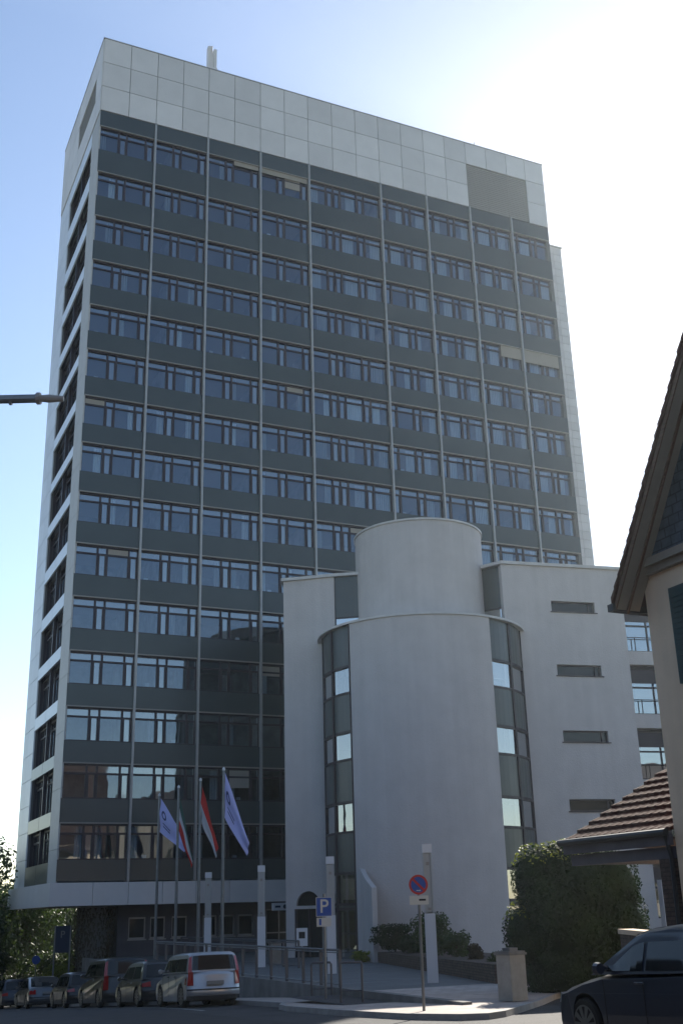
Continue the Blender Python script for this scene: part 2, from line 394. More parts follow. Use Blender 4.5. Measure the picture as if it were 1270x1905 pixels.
for k in range(9):
    L = BX[k+1]-BX[k]-.12
    f_, p_, sp = bay_meshes(L, units(k), WH)
    proto[k] = (f_.build('window', M['frame'], tower, org=(0, 0, 0)), p_.build('pane', M['glass'], tower, org=(0, 0, 0)), sp, L, f_.vent.build('vent_pane', M['glass_light'], tower, org=(0, 0, 0)))
LY = [TY+2.5, TY+6.15, TY+9.8]
WS = 2.4
fL, pL, spL = bay_meshes(3.56, [('W', 1.2), ('n', .6), ('W', 1.2)], WS)
protoL = (fL.build('window', M['frame'], tower, org=(0, 0, 0)), pL.build('pane', M['glass'], tower, org=(0, 0, 0)), None, None, fL.vent.build('vent_pane', M['glass_light'], tower, org=(0, 0, 0)))
for o in [q for k in proto for q in (*proto[k][:2], proto[k][4])]+[protoL[0], protoL[1], protoL[4]]: COL.objects.unlink(o)
def add_curtains(win, spans, rnd, right):
    cu = MB(); bl = MB(); brown = MB()
    for t, a, c in spans:
        r = rnd.random()
        if t == 'W' and r < (.8 if right else .35):
            side = rnd.random(); w = (c-a)*rnd.uniform(.25, .95 if right else .4)
            a0 = a if side < .5 else c-w
            n = max(3, int(w/.07))
            for q in range(n):
                u, v = a0+w*q/n, a0+w*(q+1)/n; y0, y1 = (.34, .40) if q % 2 else (.40, .34)
                cu.face([(u, y0, .05), (v, y1, .05), (v, y1, WH-.16), (u, y0, WH-.16)])
        if t == 'n' and rnd.random() < .22:
            brown.box(a+.045, c-.045, .215, .225, .09, WH-.58)
        if rnd.random() < .04 and t == 'W':
            bl.box(a, c, .14, .15, WH-.14-rnd.choice([.35, .6, 1.0]), WH-.14)
        if t == 'W' and rnd.random() < .22:
            x = rnd.uniform(a+.1, c-.3); cu.box(x, x+.25, .3, .45, .07, .07+rnd.uniform(.12, .25))
    if cu.v: cu.build('curtain', M['curtain'], win, org=(0, 0, 0))
    if brown.v: brown.build('ventilation_flap', M['louvre'], win, org=(0, 0, 0))
    if bl.v: bl.build('blind', M['blind'], win, org=(0, 0, 0))
cells = [(j, k) for j in range(15) for k in range(9) if not (j >= 12 and k >= 4) and not (j >= 11 and k in (5, 6)) ]
rnd = random.Random(3); extra = MB(); extrap = MB(); extrav = MB()
# nearest/largest: left bays and low floors; smallest: far right top ones
cells.sort(key=lambda c: -(1/(1+.02*c[1]*3.9))*(1+.02*c[0]))
wcount = 0
def place_window(pr, loc, rz):
    w = pr[0].copy(); COL.objects.link(w); w.parent = tower; w.location = Vector(loc)-Vector(tower['wo']); w.rotation_euler = (0, 0, rz)
    for q_ in (pr[1], pr[4]): p = q_.copy(); COL.objects.link(p); p.parent = w; p.location = (0, 0, 0)
    return w
for j, k in cells[:76]:
    w = place_window(proto[k], (BX[k]+.06, TY, SILL[j]), 0)
    add_curtains(w, proto[k][2], rnd, k >= 4)
for j in range(15):          # left side windows
    for q in (0, 1):
        w = None
        if j < 3: continue
        w = place_window(protoL, (TX0+.26, LY[q]+3.56+.05, SILL[j]+WH-WS), -pi/2)
ext_c = MB()
def stuffwin(pr, X, Z, spans, L, right):
    for mb, src in ((extra, pr[0]), (extrap, pr[1]), (extrav, pr[4])):
        i = len(mb.v); mb.v += [(v.co.x+X, v.co.y+TY, v.co.z+Z) for v in src.data.vertices]; mb.f += [tuple(i+t for t in p.vertices) for p in src.data.polygons]
    for t, a, c in spans:
        if t == 'W' and rnd.random() < .75:
            w = (c-a)*rnd.uniform(.3, .9); a0 = a if rnd.random() < .5 else c-w; n = max(3, int(w/.07))
            for q in range(n):
                u, v = X+a0+w*q/n, X+a0+w*(q+1)/n; y0, y1 = (.34, .40) if q % 2 else (.40, .34)
                ext_c.face([(u, TY+y0, Z+.05), (v, TY+y1, Z+.05), (v, TY+y1, Z+WH-.16), (u, TY+y0, Z+WH-.16)])
for j, k in cells[76:]: stuffwin(proto[k], BX[k]+.06, SILL[j], proto[k][2], proto[k][3], True)
for j in range(3):
    for q in (0, 1):
        for mb, src in ((extra, protoL[0]), (extrap, protoL[1]), (extrav, protoL[4])):
            i = len(mb.v); mb.v += [(v.co.y+TX0+.26, LY[q]+3.61-v.co.x, v.co.z+SILL[j]+WH-WS) for v in src.data.vertices]; mb.f += [tuple(i+t for t in p.vertices) for p in src.data.polygons]
ew = extra.build('window', M['frame'], tower); ew['kind'] = 'stuff'
extrap.build('pane', M['glass'], ew, org=tower['wo']); extrav.build('vent_pane', M['glass_light'], ew, org=tower['wo']); ext_c.build('curtain', M['curtain'], ew, org=tower['wo'])
# exterior sun blinds lowered at two right hand bays
b = MB()
j = 3
for bx_ in ((BX[7]+1.95, BX[8]-.1, TY+.06, TY+.09, SILL[j]+.95, SILL[j]+WH), (BX[8]+.12, BX[9]-.1, TY+.05, TY+.08, SILL[j]+.85, SILL[j]+WH),
            (BX[2]+2.0, BX[3]-.12, TY+.05, TY+.08, SILL[0]+WH-.35, SILL[0]+WH), (BX[3]+.12, BX[4]-.12, TY+.05, TY+.08, SILL[0]+WH-.40, SILL[0]+WH)):
    b = MB(); b.box(*bx_); b.build('exterior_blind', M['blind'], tower)
# left (street) side
b = MB()
def panels_x(b, x, ys, zsq, th=.08, gap=.015, outward=-1):
    for a, c in zip(ys, ys[1:]):
        for d, e in zip(zsq, zsq[1:]): b.box(x+outward*th if outward < 0 else x, x if outward < 0 else x+th, a+gap, c-gap, d+gap, e-gap)
def panels_y(b, y, xs, zsq, th=.08, gap=.015, skip=lambda a, d: False):
    for a, c in zip(xs, xs[1:]):
        for d, e in zip(zsq, zsq[1:]):
            if not skip(a, d): b.box(a+gap, c-gap, y-th, y, d+gap, e-gap)
b = MB(); panels_x(b, TX0+.08, [TY+9.83, TY+11.7, TB], [ZBAND1+1.627*q for q in range(32)])
b.build('side_cladding', M['side_panel'], tower)
b = MB(); b.box(TX0+.08, TX0+.4, TY+9.81, TB-.02, ZBAND0, ZB+.01); b.box(TX0+.3, TX1-.3, TB-.3, TB, ZBAND0, ZT-.1); b.box(TX1-.3, TX1-.01, TY+.02, TB-.3, ZBAND0, ZT-.1)
b.box(TX0+.1, TX1-.1, TY+.1, TB-.1, ZT-.35, ZT-.12); b.build('wall', M['joint'], tower)
b = MB(); 
zz = [ZBAND1]+[s+.55 for s in reversed(SILL)]+[ZB]
for d, e in zip(zz, zz[1:]): b.box(TX0, TX0+.09, TY+.035, TY+2.48, d+.012, e-.012)
b.build('pilaster', M['pilaster'], tower)
for j in range(16):
    z1 = (SILL[j-1] if j else ZB); z0 = SILL[j]+WH if j < 15 else ZBAND1
    b = MB()
    zt_ = z1-.04 if j in (0, 15) else z1-(WS-WH)-.02
    b.box(TX0+.0, TX0+.1, LY[0]+.02, LY[1]-.03, z0+.04, zt_); b.box(TX0+.0, TX0+.1, LY[1]+.03, LY[2]-.0, z0+.04, zt_)
    b.build('side_spandrel', M['light_spandrel'] if j < 13 else M['spandrel'], tower)
b = MB(); b.box(TX0+.11, TX0+.35, LY[1]-.08, LY[1]+.08, ZBAND1+.02, ZB-.02); b.box(TX0+.2, TX0+.5, LY[2]-.06, LY[2]+.0, ZBAND1+.02, ZB-.02); b.box(TX0+.2, TX0+.5, LY[0]-.01, LY[0]+.06, ZBAND1+.02, ZB-.02); b.build('reveal', M['frame'], tower)
# white top
xs = []
for k in range(9):
    n = 3 if k == 4 else 2
    xs += [BX[k]+(BX[k+1]-BX[k])*q/n for q in range(n)]
xs.append(TX1)
R3 = [ZB+(ZT-ZB)*q/3 for q in range(4)]
lx0, lx1 = BX[7], (BX[8]+BX[9])/2
b = MB(); panels_y(b, TY+.05, xs, R3, .09, .02, lambda a, d: lx0-.1 < a < lx1-.1 and d < R3[2]-.1)
ysP = [TY+.04+.0]+[TY+1.9*q for q in range(1, 7)]+[TB]
b2 = b
for a, c in zip(ysP, ysP[1:]):
    for q, (d, e) in enumerate(zip(R3, R3[1:])):
        if q == 1 and TY+1.8 < a < TY+7.5: continue
        b.box(TX0-.04, TX0+.05, a+.02, c-.02, d+.02, e-.02)
b.box(TX1-.02, TX1+.03, TY+.05, TB, ZB, ZT-.02)
b.box(TX0-.02, TX1, TB-.04, TB+.02, ZB, ZT)
b.build('parapet_cladding', M['white_panel'], tower)
b = MB(); b.box(TX0+.06, TX1-.03, TY+.06, TY+.3, ZB+.02, ZT-.02); b.box(TX0+.055, TX0+.3, TY+.06, TB-.05, ZB+.02, ZT-.02); b.build('parapet_core', M['joint'], tower)
b = MB(); b.box(TX0-.07, TX1+.04, TY-.07, TY+.35, ZT-.01, ZT+.06); b.box(TX0-.07, TX0+.35, TY+.35, TB, ZT-.01, ZT+.06); b.box(TX1-.3, TX1+.04, TY+.35, TB, ZT-.01, ZT+.06)
b.build('coping', M['mullion'], tower)
b = MB()
n = 22
for q in range(n):
    z = ZB+.05+(R3[2]-ZB-.1)*q/n; b.box(lx0+.03, lx1-.03, TY-.0, TY+.05, z, z+.155)
for x in (lx0+.02, lx0+(lx1-lx0)/3, lx0+2*(lx1-lx0)/3, lx1-.06): b.box(x, x+.05, TY-.02, TY+.055, ZB+.03, R3[2])
b.build('louvre_panel', M['louvre'], tower)
b = MB()
for q in range(12):
    z = R3[1]+.05+(R3[2]-R3[1]-.1)*q/12; b.box(TX0+.0, TX0+.05, TY+1.95, TY+7.65, z, z+.09)
b.build('louvre_panel', M['louvre'], tower)
# base band, soffit
b = MB(); panels_y(b, TY+.05, [TX0-.32]+xs[1:16]+[TX0+22], [ZBAND0, ZBAND1], .36, .012)
for a, c in zip([TY-.31, TY+2.5, TY+9.8], [TY+2.5, TY+9.8, TB]): b.box(TX0-.33, TX0+.0, a+.012, c-.012, ZBAND0, ZBAND1)
b.build('base_band', M['white_panel'], tower)
b = MB(); b.box(TX0-.2, TX1, TY-.2, TB, ZBAND0+.02, ZBAND1-.03); b.build('soffit', M['concrete'], tower)
# ground floor
GY = TY+1.75
b = MB(); gx = [(16.63, 17.6), (17.86, 18.73), (19.11, 20.0), (20.95, 21.77), (21.92, 22.85), (23.07, 24.0)]
x = 16.0; GB = -1.2
g0, g1 = 1.0, 2.14
for a, c in gx: b.box(x, a, GY, GY+.3, GB, ZBAND0+.02); b.box(a, c, GY, GY+.3, GB, g0); b.box(a, c, GY, GY+.3, g1, ZBAND0+.02); x = c
b.box(x, 24.8, GY, GY+.3, GB, ZBAND0+.02); b.box(24.8, 27.2, GY, GY+.3, 2.4, ZBAND0+.02); b.box(27.2, TX1, GY, GY+.3, GB, ZBAND0+.02)
b.box(16.0, 16.3, GY+.3, TB-1, -3.5, ZBAND0+.02)
b.build('ground_floor_wall', M['darkwall'], tower)
for a, c in gx:
    f_ = MB(); f_.box(a, c, GY+.08, GY+.16, g0, g0+.08); f_.box(a, c, GY+.08, GY+.16, g1-.09, g1); f_.box(a, a+.07, GY+.08, GY+.16, g0+.08, g1-.09); f_.box(c-.07, c, GY+.08, GY+.16, g0+.08, g1-.09)
    f_.box(a-.05, c+.05, GY-.06, GY+.02, g0-.07, g0-.002)
    w = f_.build('ground_window', M['mullion'], tower)
    p_ = MB(); p_.box(a+.07, c-.07, GY+.11, GY+.13, g0+.08, g1-.09); p_.build('pane', M['dark_glass'], w, org=tower['wo'])
f_ = MB()
for x in (24.8, 25.6, 26.4, 27.14): f_.box(x, x+.06, GY+.05, GY+.14, .1, 2.4)
f_.box(24.8, 27.2, GY+.04, GY+.15, 1.05, 1.12); f_.box(24.8, 27.2, GY+.04, GY+.15, 2.32, 2.4)
dr = f_.build('entrance_door', M['metal'], tower)
p_ = MB(); p_.box(24.86, 27.14, GY+.09, GY+.11, .1, 2.32); p_.build('pane', M['dark_glass'], dr, org=tower['wo'])
# roof flue
b = MB(); b.box(20.42, 20.62, 65.3, 65.7, ZT-.2, 64.75); b.box(20.88, 21.1, 65.3, 65.7, ZT-.2, 64.6); b.box(20.62, 20.88, 65.4, 65.6, ZT-.2, 64.3); b.box(20.37, 21.15, 65.25, 65.75, ZT-.2, 62.8)
b.tube([(20.75, 65.5, 64.2), (20.75, 65.5, 64.95)], .08)
b.build('flue', M['white_panel'], tower)
b = MB(); b.tube([(43.3, 64.5, ZT), (43.3, 64.5, ZT+1.6)], .03, 5); b.tube([(42.8, 64.5, ZT+1.2), (43.8, 64.5, ZT+1.2)], .02, 5); b.box(29.2, 29.5, 63.8, 64.1, ZT, ZT+.25)
b.build('antenna', M['mullion'], tower)

# stair tower behind the right edge
st = world(thing('stair_tower', 'pale tiled stair tower rising behind the right edge of the dark office tower', 'building', (49.5, 70, 1)))
b = MB(); b.box(49.0, 51.45, 65.06, 73.4, -1, 54.2); b.build('wall', M['joint'], st)
b = MB()
panels_y(b, 65.06, [49.0+.82*q for q in range(4)], [1+.70*q for q in range(77)], .05, .012)
for q in range(76):
    for a in range(5): b.box(51.45, 51.5, 65.06+1.66*a+.012, 65.06+1.66*(a+1)-.012, 1+.70*q+.012, 1+.70*(q+1)-.012)
b.build('tile_cladding', M['white_panel'], st)
b = MB(); b.box(48.97, 51.55, 64.95, 73.5, 54.2, 54.33); b.build('coping', M['coping'], st)

# ------------------------------------------------------------ annex
an = world(thing('office_annex', 'pale rendered annex with two stacked round drums and slot windows', 'building', (*A(3.9, 57), .8)))
CL, RL = (3.98, 57.57), 5.24
CU, RU = (4.14, 58.1), 3.45
ZA, ZL, ZU = 19.17, 15.58, 21.28
PL0, PL1, PR0, PR1 = (-3.27, 58.26), (-.51, 57.6), (8.29, 56.03), (14.92, 57.82)
def lerp(p, q, t): return (p[0]+(q[0]-p[0])*t, p[1]+(q[1]-p[1])*t)
def wallseg(mb, P, Q, s0, s1, z0, z1, th=.35, side=0):
    L = math.hypot(Q[0]-P[0], Q[1]-P[1]); a, c = lerp(P, Q, s0/L), lerp(P, Q, s1/L)
    mb.obox(A(*a), A(*c), th, z0, z1, side)
LR = math.hypot(PR1[0]-PR0[0], PR1[1]-PR0[1]); LLn = math.hypot(PL1[0]-PL0[0], PL1[1]-PL0[1])
# right wing wall with four slots
b = MB(); sa, sb = 2.69, 5.2
wallseg(b, PR0, PR1, 0, sa, .0, ZA); wallseg(b, PR0, PR1, sb, LR, .0, ZA)
z = ZA
for q in range(4):
    zt = 17.29-3.393*q; wallseg(b, PR0, PR1, sa, sb, zt, z); z = zt-.575
wallseg(b, PR0, PR1, sa, sb, .0, z)
# left wing wall with arched doorway
da, db = .44, 1.85
wallseg(b, PL0, PL1, 0, da, .0, ZA); wallseg(b, PL0, PL1, db, LLn, .0, ZA); wallseg(b, PL0, PL1, da, db, 3.2, ZA)
wallseg(b, PL0, PL1, da, db, 2.32, 2.47)
N = 12; rc = (da+db)/2; rr = (db-da)/2-.1
for q in range(N):
    t0, t1 = pi*q/N, pi*(q+1)/N
    L_ = LLn; s0, s1 = rc+rr*cos(t1), rc+rr*cos(t0); zz0 = 2.47+0.68*min(sin(t0), sin(t1))
    pa, pb = A(*lerp(PL0, PL1, s0/L_)), A(*lerp(PL0, PL1, s1/L_)); 
    d = Vector((pb[0]-pa[0], pb[1]-pa[1])).normalized(); n = Vector((-d.y, d.x))*.35
    za, zb = 2.47+0.68*sin(t1), 2.47+0.68*sin(t0)
    i = len(b.v)
    b.v += [(pa[0], pa[1], za), (pb[0], pb[1], zb), (pb[0], pb[1], 3.2), (pa[0], pa[1], 3.2), (pa[0]+n.x, pa[1]+n.y, za), (pb[0]+n.x, pb[1]+n.y, zb), (pb[0]+n.x, pb[1]+n.y, 3.2), (pa[0]+n.x, pa[1]+n.y, 3.2)]
    b.f += [(i, i+1, i+2, i+3), (i, i+1, i+5, i+4), (i+4, i+5, i+6, i+7)]
wallseg(b, PL0, PL1, da, rc-rr, 2.47, 3.2); wallseg(b, PL0, PL1, rc+rr, db, 2.47, 3.2)
b.build('wing_wall', M['plaster'], an)
# drums
b = MB(); b.arc(CL, RL-.25, RL+.12, RD(-44.5), RD(35.5), .0, ZL, 40); b.build('drum_wall', M['plaster'], an, smooth=False)
b = MB(); b.arc(CU, RU-.3, RU, RD(-180), RD(180), ZL+.2, ZU, 72); b.build('upper_drum_wall', M['plaster'], an)
def discplate(c, r, z0, z1, n=72, m='coping', name='drum_coping'):
    b = MB(); b.prism([A(c[0]+r*sin(2*pi*q/n), c[1]-r*cos(2*pi*q/n)) for q in range(n)], z0, z1); return b.build(name, M[m], an)
discplate(CL, RL+.20, ZL, ZL+.11); discplate(CU, RU+.07, ZU, ZU+.10)
discplate(CU, RU-.05, ZU-.3, ZU-.1, m='joint', name='drum_roof')
# roof slab of the wings
tl = (26.0, 62.9)
pts = [A(PL0[0]-.12, PL0[1]-.1), A(PL1[0], PL1[1]-.12), A(.9, 57.25), A(1.6, 57.6), A(6.8, 57.4), A(7.3, 56.75), A(PR0[0], PR0[1]-.12), A(PR1[0]+.1, PR1[1]-.1), A(16, 61), (40, 62.9), tl]
b = MB(); b.prism(pts, ZA, ZA+.16); b.build('roof_slab', M['coping'], an)
# dark glazing between wing walls and drums, drum side glazing with frames
WZ = [(12.15, 13.6), (8.95, 10.4), (5.6, 7.1), (2.4, 3.9)]
def glazed_arc(a0, a1, cols):
    edges = [a0+(a1-a0)*q/cols for q in range(cols+1)]
    for c0, c1 in zip(edges, edges[1:]):
        fm, gl = MB(), MB(); z = ZL; spl = []
        for z0, z1 in WZ:
            sp_ = MB(); sp_.arc(CL, RL-.12, RL-.04, RD(c0+.3), RD(c1-.3), z1, z, 4); spl.append(sp_)
            fm.arc(CL, RL-.14, RL+.0, RD(c0+.3), RD(c1-.3), z1-.13, z1-.004, 3); fm.arc(CL, RL-.14, RL+.0, RD(c0+.3), RD(c1-.3), z0+.004, z0+.12, 3)
            n0, n1 = RD(c0+.9), RD(c1-.9)
            P = lambda t: A(CL[0]+(RL-.07)*sin(t), CL[1]-(RL-.07)*cos(t))
            p0, p1 = P(n0), P(n1)
            gl.face([(*p0, z0+.12), (*p1, z0+.12), (*p1, z1-.13), (*p0, z1-.13)])
            z = z0
        fm.arc(CL, RL-.14, RL+.0, RD(c0+.3), RD(c1-.3), 2.2, 2.32, 3)
        sp_ = MB(); sp_.arc(CL, RL-.12, RL-.04, RD(c0+.3), RD(c1-.3), 2.32, z, 3); spl.append(sp_)
        p0, p1 = P(n0), P(n1); gl.face([(*p0, .1), (*p1, .1), (*p1, 2.2), (*p0, 2.2)])
        fm.arc(CL, RL-.16, RL+.02, RD(c0-.5), RD(c0+.28), .1, ZL-.01, 1); fm.arc(CL, RL-.16, RL+.02, RD(c1-.28), RD(c1+.4), .1, ZL-.01, 1)
        for sp_ in spl: sp_.build('drum_spandrel', M['spandrel'], an)
        f = fm.build('drum_window', M['frame'], an); gl.build('pane', M['annex_glass'], f, org=an['wo'])
glazed_arc(-80, -63.5, 1); glazed_arc(-62.5, -46.6, 1); glazed_arc(36.2, 53, 1); glazed_arc(54, 74, 1)
# interior backing of the drum glazing: storey floors and inner wall
b = MB(); b.arc(CL, RL-2.2, RL-2.0, RD(-85), RD(80), .0, ZL-.1, 14)
for q in range(1, 6): b.arc(CL, RL-2.0, RL-.2, RD(-85), RD(80), -.95+3.28*q-.2, -.95+3.28*q, 14)
b.build('inner_wall', M['inner'], an)
P_ = [(-.51, 57.68, 1.0, 57.4), (7.2, 57.1, 8.35, 56.35)]
for (l0, d0, l1, d1) in P_:
    for zz0, zz1 in ((ZL+1.35, ZA-.02), (ZL, ZL+.3)): b = MB(); b.obox(A(l0, d0), A(l1, d1), .1, zz0, zz1); b.build('link_panel', M['spandrel'], an)
for (l0, d0, l1, d1) in P_:
    f = MB(); f.obox(A(l0, d0-.03), A(l0+.06, d0-.03), .12, ZL, ZA-.02); f.obox(A(l1-.06, d1-.03), A(l1, d1-.03), .12, ZL, ZA-.02); f.obox(A(l0, d0-.02), A(l1, d1-.02), .1, ZL+1.28, ZL+1.35)
    f.obox(A(l0, d0-.02), A(l1, d1-.02), .1, ZL+.3, ZL+.36)
    fo = f.build('link_window', M['frame'], an)
    g_ = MB(); g_.face([(*A(l0, d0+.05), ZL+.36), (*A(l1, d1+.05), ZL+.36), (*A(l1, d1+.05), ZL+1.28), (*A(l0, d0+.05), ZL+1.28)]); g_.build('pane', M['annex_glass'], fo, org=an['wo'])
# slot windows
for q in range(4):
    z1 = 17.29-3.393*q; z0 = z1-.575; f = MB()
    wallseg(f, PR0, PR1, sa, sb, z0, z0+.07, .1, .14); wallseg(f, PR0, PR1, sa, sb, z1-.07, z1, .1, .14); wallseg(f, PR0, PR1, sa, sa+.07, z0+.07, z1-.07, .1, .14); wallseg(f, PR0, PR1, sb-.07, sb, z0+.07, z1-.07, .1, .14)
    wallseg(f, PR0, PR1, sb-.34, sb-.28, z0+.07, z1-.07, .1, .14)
    wallseg(f, PR0, PR1, sa-.08, sb+.1, z0-.05, z0-.002, .3, -.06)
    fo = f.build('slot_window', M['frame'], an)
    g_ = MB(); wallseg(g_, PR0, PR1, sa+.07, sb-.07, z0+.07, z1-.07, .02, .19); g_.build('pane', M['dark_glass'], fo, org=an['wo'])
# arched doorway filling
f = MB(); wallseg(f, PL0, PL1, da, db, .1, 2.32, .06, .2); wallseg(f, PL0, PL1, da, db, 2.47, 3.2, .05, .22)
fd = f.build('arched_doorway', M['dark_glass'], an)
f = MB(); 
for s in (da, rc-.04, db-.08): wallseg(f, PL0, PL1, s, s+.08, .1, 2.32, .1, .12)
f.build('frame', M['frame'], fd, org=an['wo'])
# street-side wall towards the tower, dark glazing with white bands
b = MB(); p0 = A(*PL0); p0 = (p0[0]+.25, p0[1]+.3); p9 = (26.1, 62.8); b.obox(p0, p9, -.2, .5, ZA-.02); b.build('side_glazing', M['dark_glass'], an)
b = MB()
for q in range(6): b.obox(p0, p9, .05, .6+3.3*q, .75+3.3*q)
b.build('side_transom', M['frame'], an)
# right hand glazed part with white slab bands
q0, q1 = (14.8, 58.6), (25, 61.2)
for k in range(5):
    z0 = 15.0-3.36*k
    b = MB(); wallseg(b, q0, q1, 0, 10.8, z0-.85, z0-.12, .3, -.15); b.build('slab_band', M['plaster'], an)
    f = MB(); wallseg(f, q0, q1, 0, 10.8, z0+1.55, z0+2.3, .12, .1); wallseg(f, q0, q1, 0, 10.8, z0+1.28, z0+1.36, .12, .06)
    for s in [0, 1.6, 3.2, 4.8, 6.4, 8, 9.6]: wallseg(f, q0, q1, s, s+.07, z0-.12, z0+1.55, .12, .07)
    wallseg(f, q0, q1, 0, 10.8, z0-.12, z0-.05, .12, .06)
    wallseg(f, q0, q1, 0, 10.8, z0+.62, z0+.66, .04, -.1); wallseg(f, q0, q1, .75, .79, z0-.1, z0+.66, .04, -.1); wallseg(f, q0, q1, 2.4, 2.44, z0-.1, z0+.66, .04, -.1)
    fo = f.build('balcony_window', M['frame'], an)
    g_ = MB(); wallseg(g_, q0, q1, .02, 10.8, z0-.05, z0+1.55, .02, .12); g_.build('pane', M['annex_glass'], fo, org=an['wo'])
b = MB(); wallseg(b, q0, q1, 0, 10.8, .3, ZA-.4, .2, 1.8); b.build('inner_wall', M['inner'], an)
b = MB(); b.box(*[c+d for c in [A(14.75, 55.9)[0]] for d in (-.15, .15)], *[c+d for c in [A(14.75, 55.9)[1]] for d in (-.15, .15)], .0, 3.2); b.build('porch_column', M['plaster'], an)
# curved screen wall by the drum door
b = MB(); N = 8; base = [A(.36+.50*t-.08*sin(pi*t), 54.2-3.7*t) for t in [q/N for q in range(N+1)]]
for q in range(N):
    t0, t1 = q/N, (q+1)/N; p, r = Vector(base[q]), Vector(base[q+1]); d = (r-p).normalized(); n = Vector((-d.y, d.x))*.22
    z0, z1 = 4.2-1.1*t0, 4.2-1.1*t1; i = len(b.v)
    b.v += [(p.x, p.y, .0), (p.x+n.x, p.y+n.y, .0), (p.x+n.x, p.y+n.y, z0), (p.x, p.y, z0), (r.x, r.y, .0), (r.x+n.x, r.y+n.y, .0), (r.x+n.x, r.y+n.y, z1), (r.x, r.y, z1)]
    b.f += [(i, i+3, i+7, i+4), (i+1, i+2, i+6, i+5), (i+2, i+3, i+7, i+6)]
    if q == 0: b.f.append((i, i+1, i+2, i+3))
    if q == N-1: b.f.append((i+4, i+5, i+6, i+7))
tag(b.build('screen_wall', M['plaster']), 'slim curved screen wall with a sloping top beside the drum door', 'wall')

# ------------------------------------------------------------ gabled house on the right
ho = world(thing('gabled_house', 'beige rendered house with slate-hung gable, red tile edge and green shutters', 'building', (15, 12, .1)))
HX, HY0, HY1, EZ = 15.0, 5.6, 17.42, 8.5
SL = 1.52; MY = (HY0+HY1)/2; AP = 7.95+SL*(17.68-MY)
wy0, wy1, wz0, wz1 = 14.9, 16.0, 6.2, 8.05
b = MB()
b.box(HX, HX+.3, HY0, wy0, -.1, EZ); b.box(HX, HX+.3, wy1, HY1, -.1, EZ); b.box(HX, HX+.3, wy0, wy1, -.1, wz0); b.box(HX, HX+.3, wy0, wy1, wz1, EZ)
b.box(HX+.3, 26, HY1-.3, HY1, -.1, EZ); b.box(HX+.3, 26, HY0, HY0+.3, -.1, EZ); b.box(26, 26.3, HY0, HY1, -.1, EZ)
b.build('wall', M['house'], ho)
b = MB(); b.box(HX-.12, HX+.02, HY0, HY1+.0, EZ, EZ+.14); b.box(HX-.22, HX+.02, HY0-.05, HY1+.02, EZ+.14, EZ+.3); b.build('cornice', M['soffit'], ho)
zg = EZ+.3
i0 = (zg-7.95)/SL
b = MB(); b.v = [(HX-.1, 17.58-i0, zg), (HX-.1, 2*MY-17.58+i0, zg), (HX-.1, MY, AP-.2), (HX+.1, 17.58-i0, zg), (HX+.1, 2*MY-17.58+i0, zg), (HX+.1, MY, AP-.2)]
b.f = [(0, 1, 2), (3, 5, 4), (0, 3, 4, 1), (1, 4, 5, 2), (0, 2, 5, 3)]
b.build('gable', M['slate'], ho)
# roof planes (with overhang towards the street)
def slope(b, x0, x1, off0, off1, yo=17.68):
    for s in (1, -1):
        y = yo; n = Vector((0, SL, 1)).normalized()
        Y = lambda v: v if s > 0 else 2*MY-v
        pts = []
        for off in (off0, off1):
            pts += [(Y(y), 7.95, off), (Y(MY), AP, off)]
        i = len(b.v)
        for x in (x0, x1):
            for (yy, z_, off) in pts: b.v.append((x, yy, z_+off))
        b.f += [(i, i+1, i+5, i+4), (i+2, i+3, i+7, i+6), (i, i+1, i+3, i+2), (i+4, i+5, i+7, i+6), (i, i+2, i+6, i+4)]
b = MB(); slope(b, HX-.62, 26.5, .02, .12)
rf = setwo(b.build('roof', M['tile_dark'], ho), ho)
b = MB()
for s in (1, -1):                      # verge tiles, each overlapping the one below
    for q in range(46):
        t = q/46; y = 17.68+(MY-17.68)*t; zz_ = 7.95+(AP-7.95)*t; jit = random.uniform(-.015, .015)
        dy, dz = (MY-17.68)/46*1.25, (AP-7.95)/46*1.25; i = len(b.v)
        Y = (lambda v: v) if s > 0 else (lambda v: 2*MY-v)
        for x in (HX-.68+jit, HX-.40):
            b.v += [(x, Y(y), zz_+.16+jit), (x, Y(y+dy), zz_+dz+.10+jit), (x, Y(y+dy), zz_+dz+.02), (x, Y(y), zz_+.02)]
        b.f += [(i, i+1, i+2, i+3), (i+4, i+7, i+6, i+5), (i, i+4, i+5, i+1), (i+3, i+2, i+6, i+7), (i, i+3, i+7, i+4)]
b.build('verge_tile', M['tile'], ho)
b = MB(); slope(b, HX-.60, HX-.02, -.10, .02, 17.63); b.build('soffit', M['soffit'], ho)
b = MB(); slope(b, HX-.36, HX-.30, -.17, -.10, 17.63); slope(b, HX-.63, HX-.60, -.14, .02, 17.65); b.build('bargeboard', M['timber'], ho)
b = MB(); b.box(HX-.7, 26.5, 17.63, 17.8, 7.82, 7.97); b.build('gutter', M['plastic'], ho)
for (a, c) in ((16.02, 16.66), (14.24, 14.88)):
    b = MB(); b.box(HX-.07, HX-.01, a, c, wz0-.03, wz1+.03)
    for q in range(16):
        z = wz0+.08+(wz1-wz0-.16)*q/16; b.box(HX-.09, HX-.068, a+.07, c-.07, z, z+.05)
    b.build('shutter', M['shutter'], ho)
f = MB(); f.box(HX+.1, HX+.2, wy0, wy1, wz0, wz0+.08); f.box(HX+.1, HX+.2, wy0, wy1, wz1-.08, wz1); f.box(HX+.1, HX+.2, wy0, wy0+.08, wz0+.08, wz1-.08); f.box(HX+.1, HX+.2, wy1-.08, wy1, wz0+.08, wz1-.08); f.box(HX+.1, HX+.2, (wy0+wy1)/2-.04, (wy0+wy1)/2+.04, wz0+.08, wz1-.08)
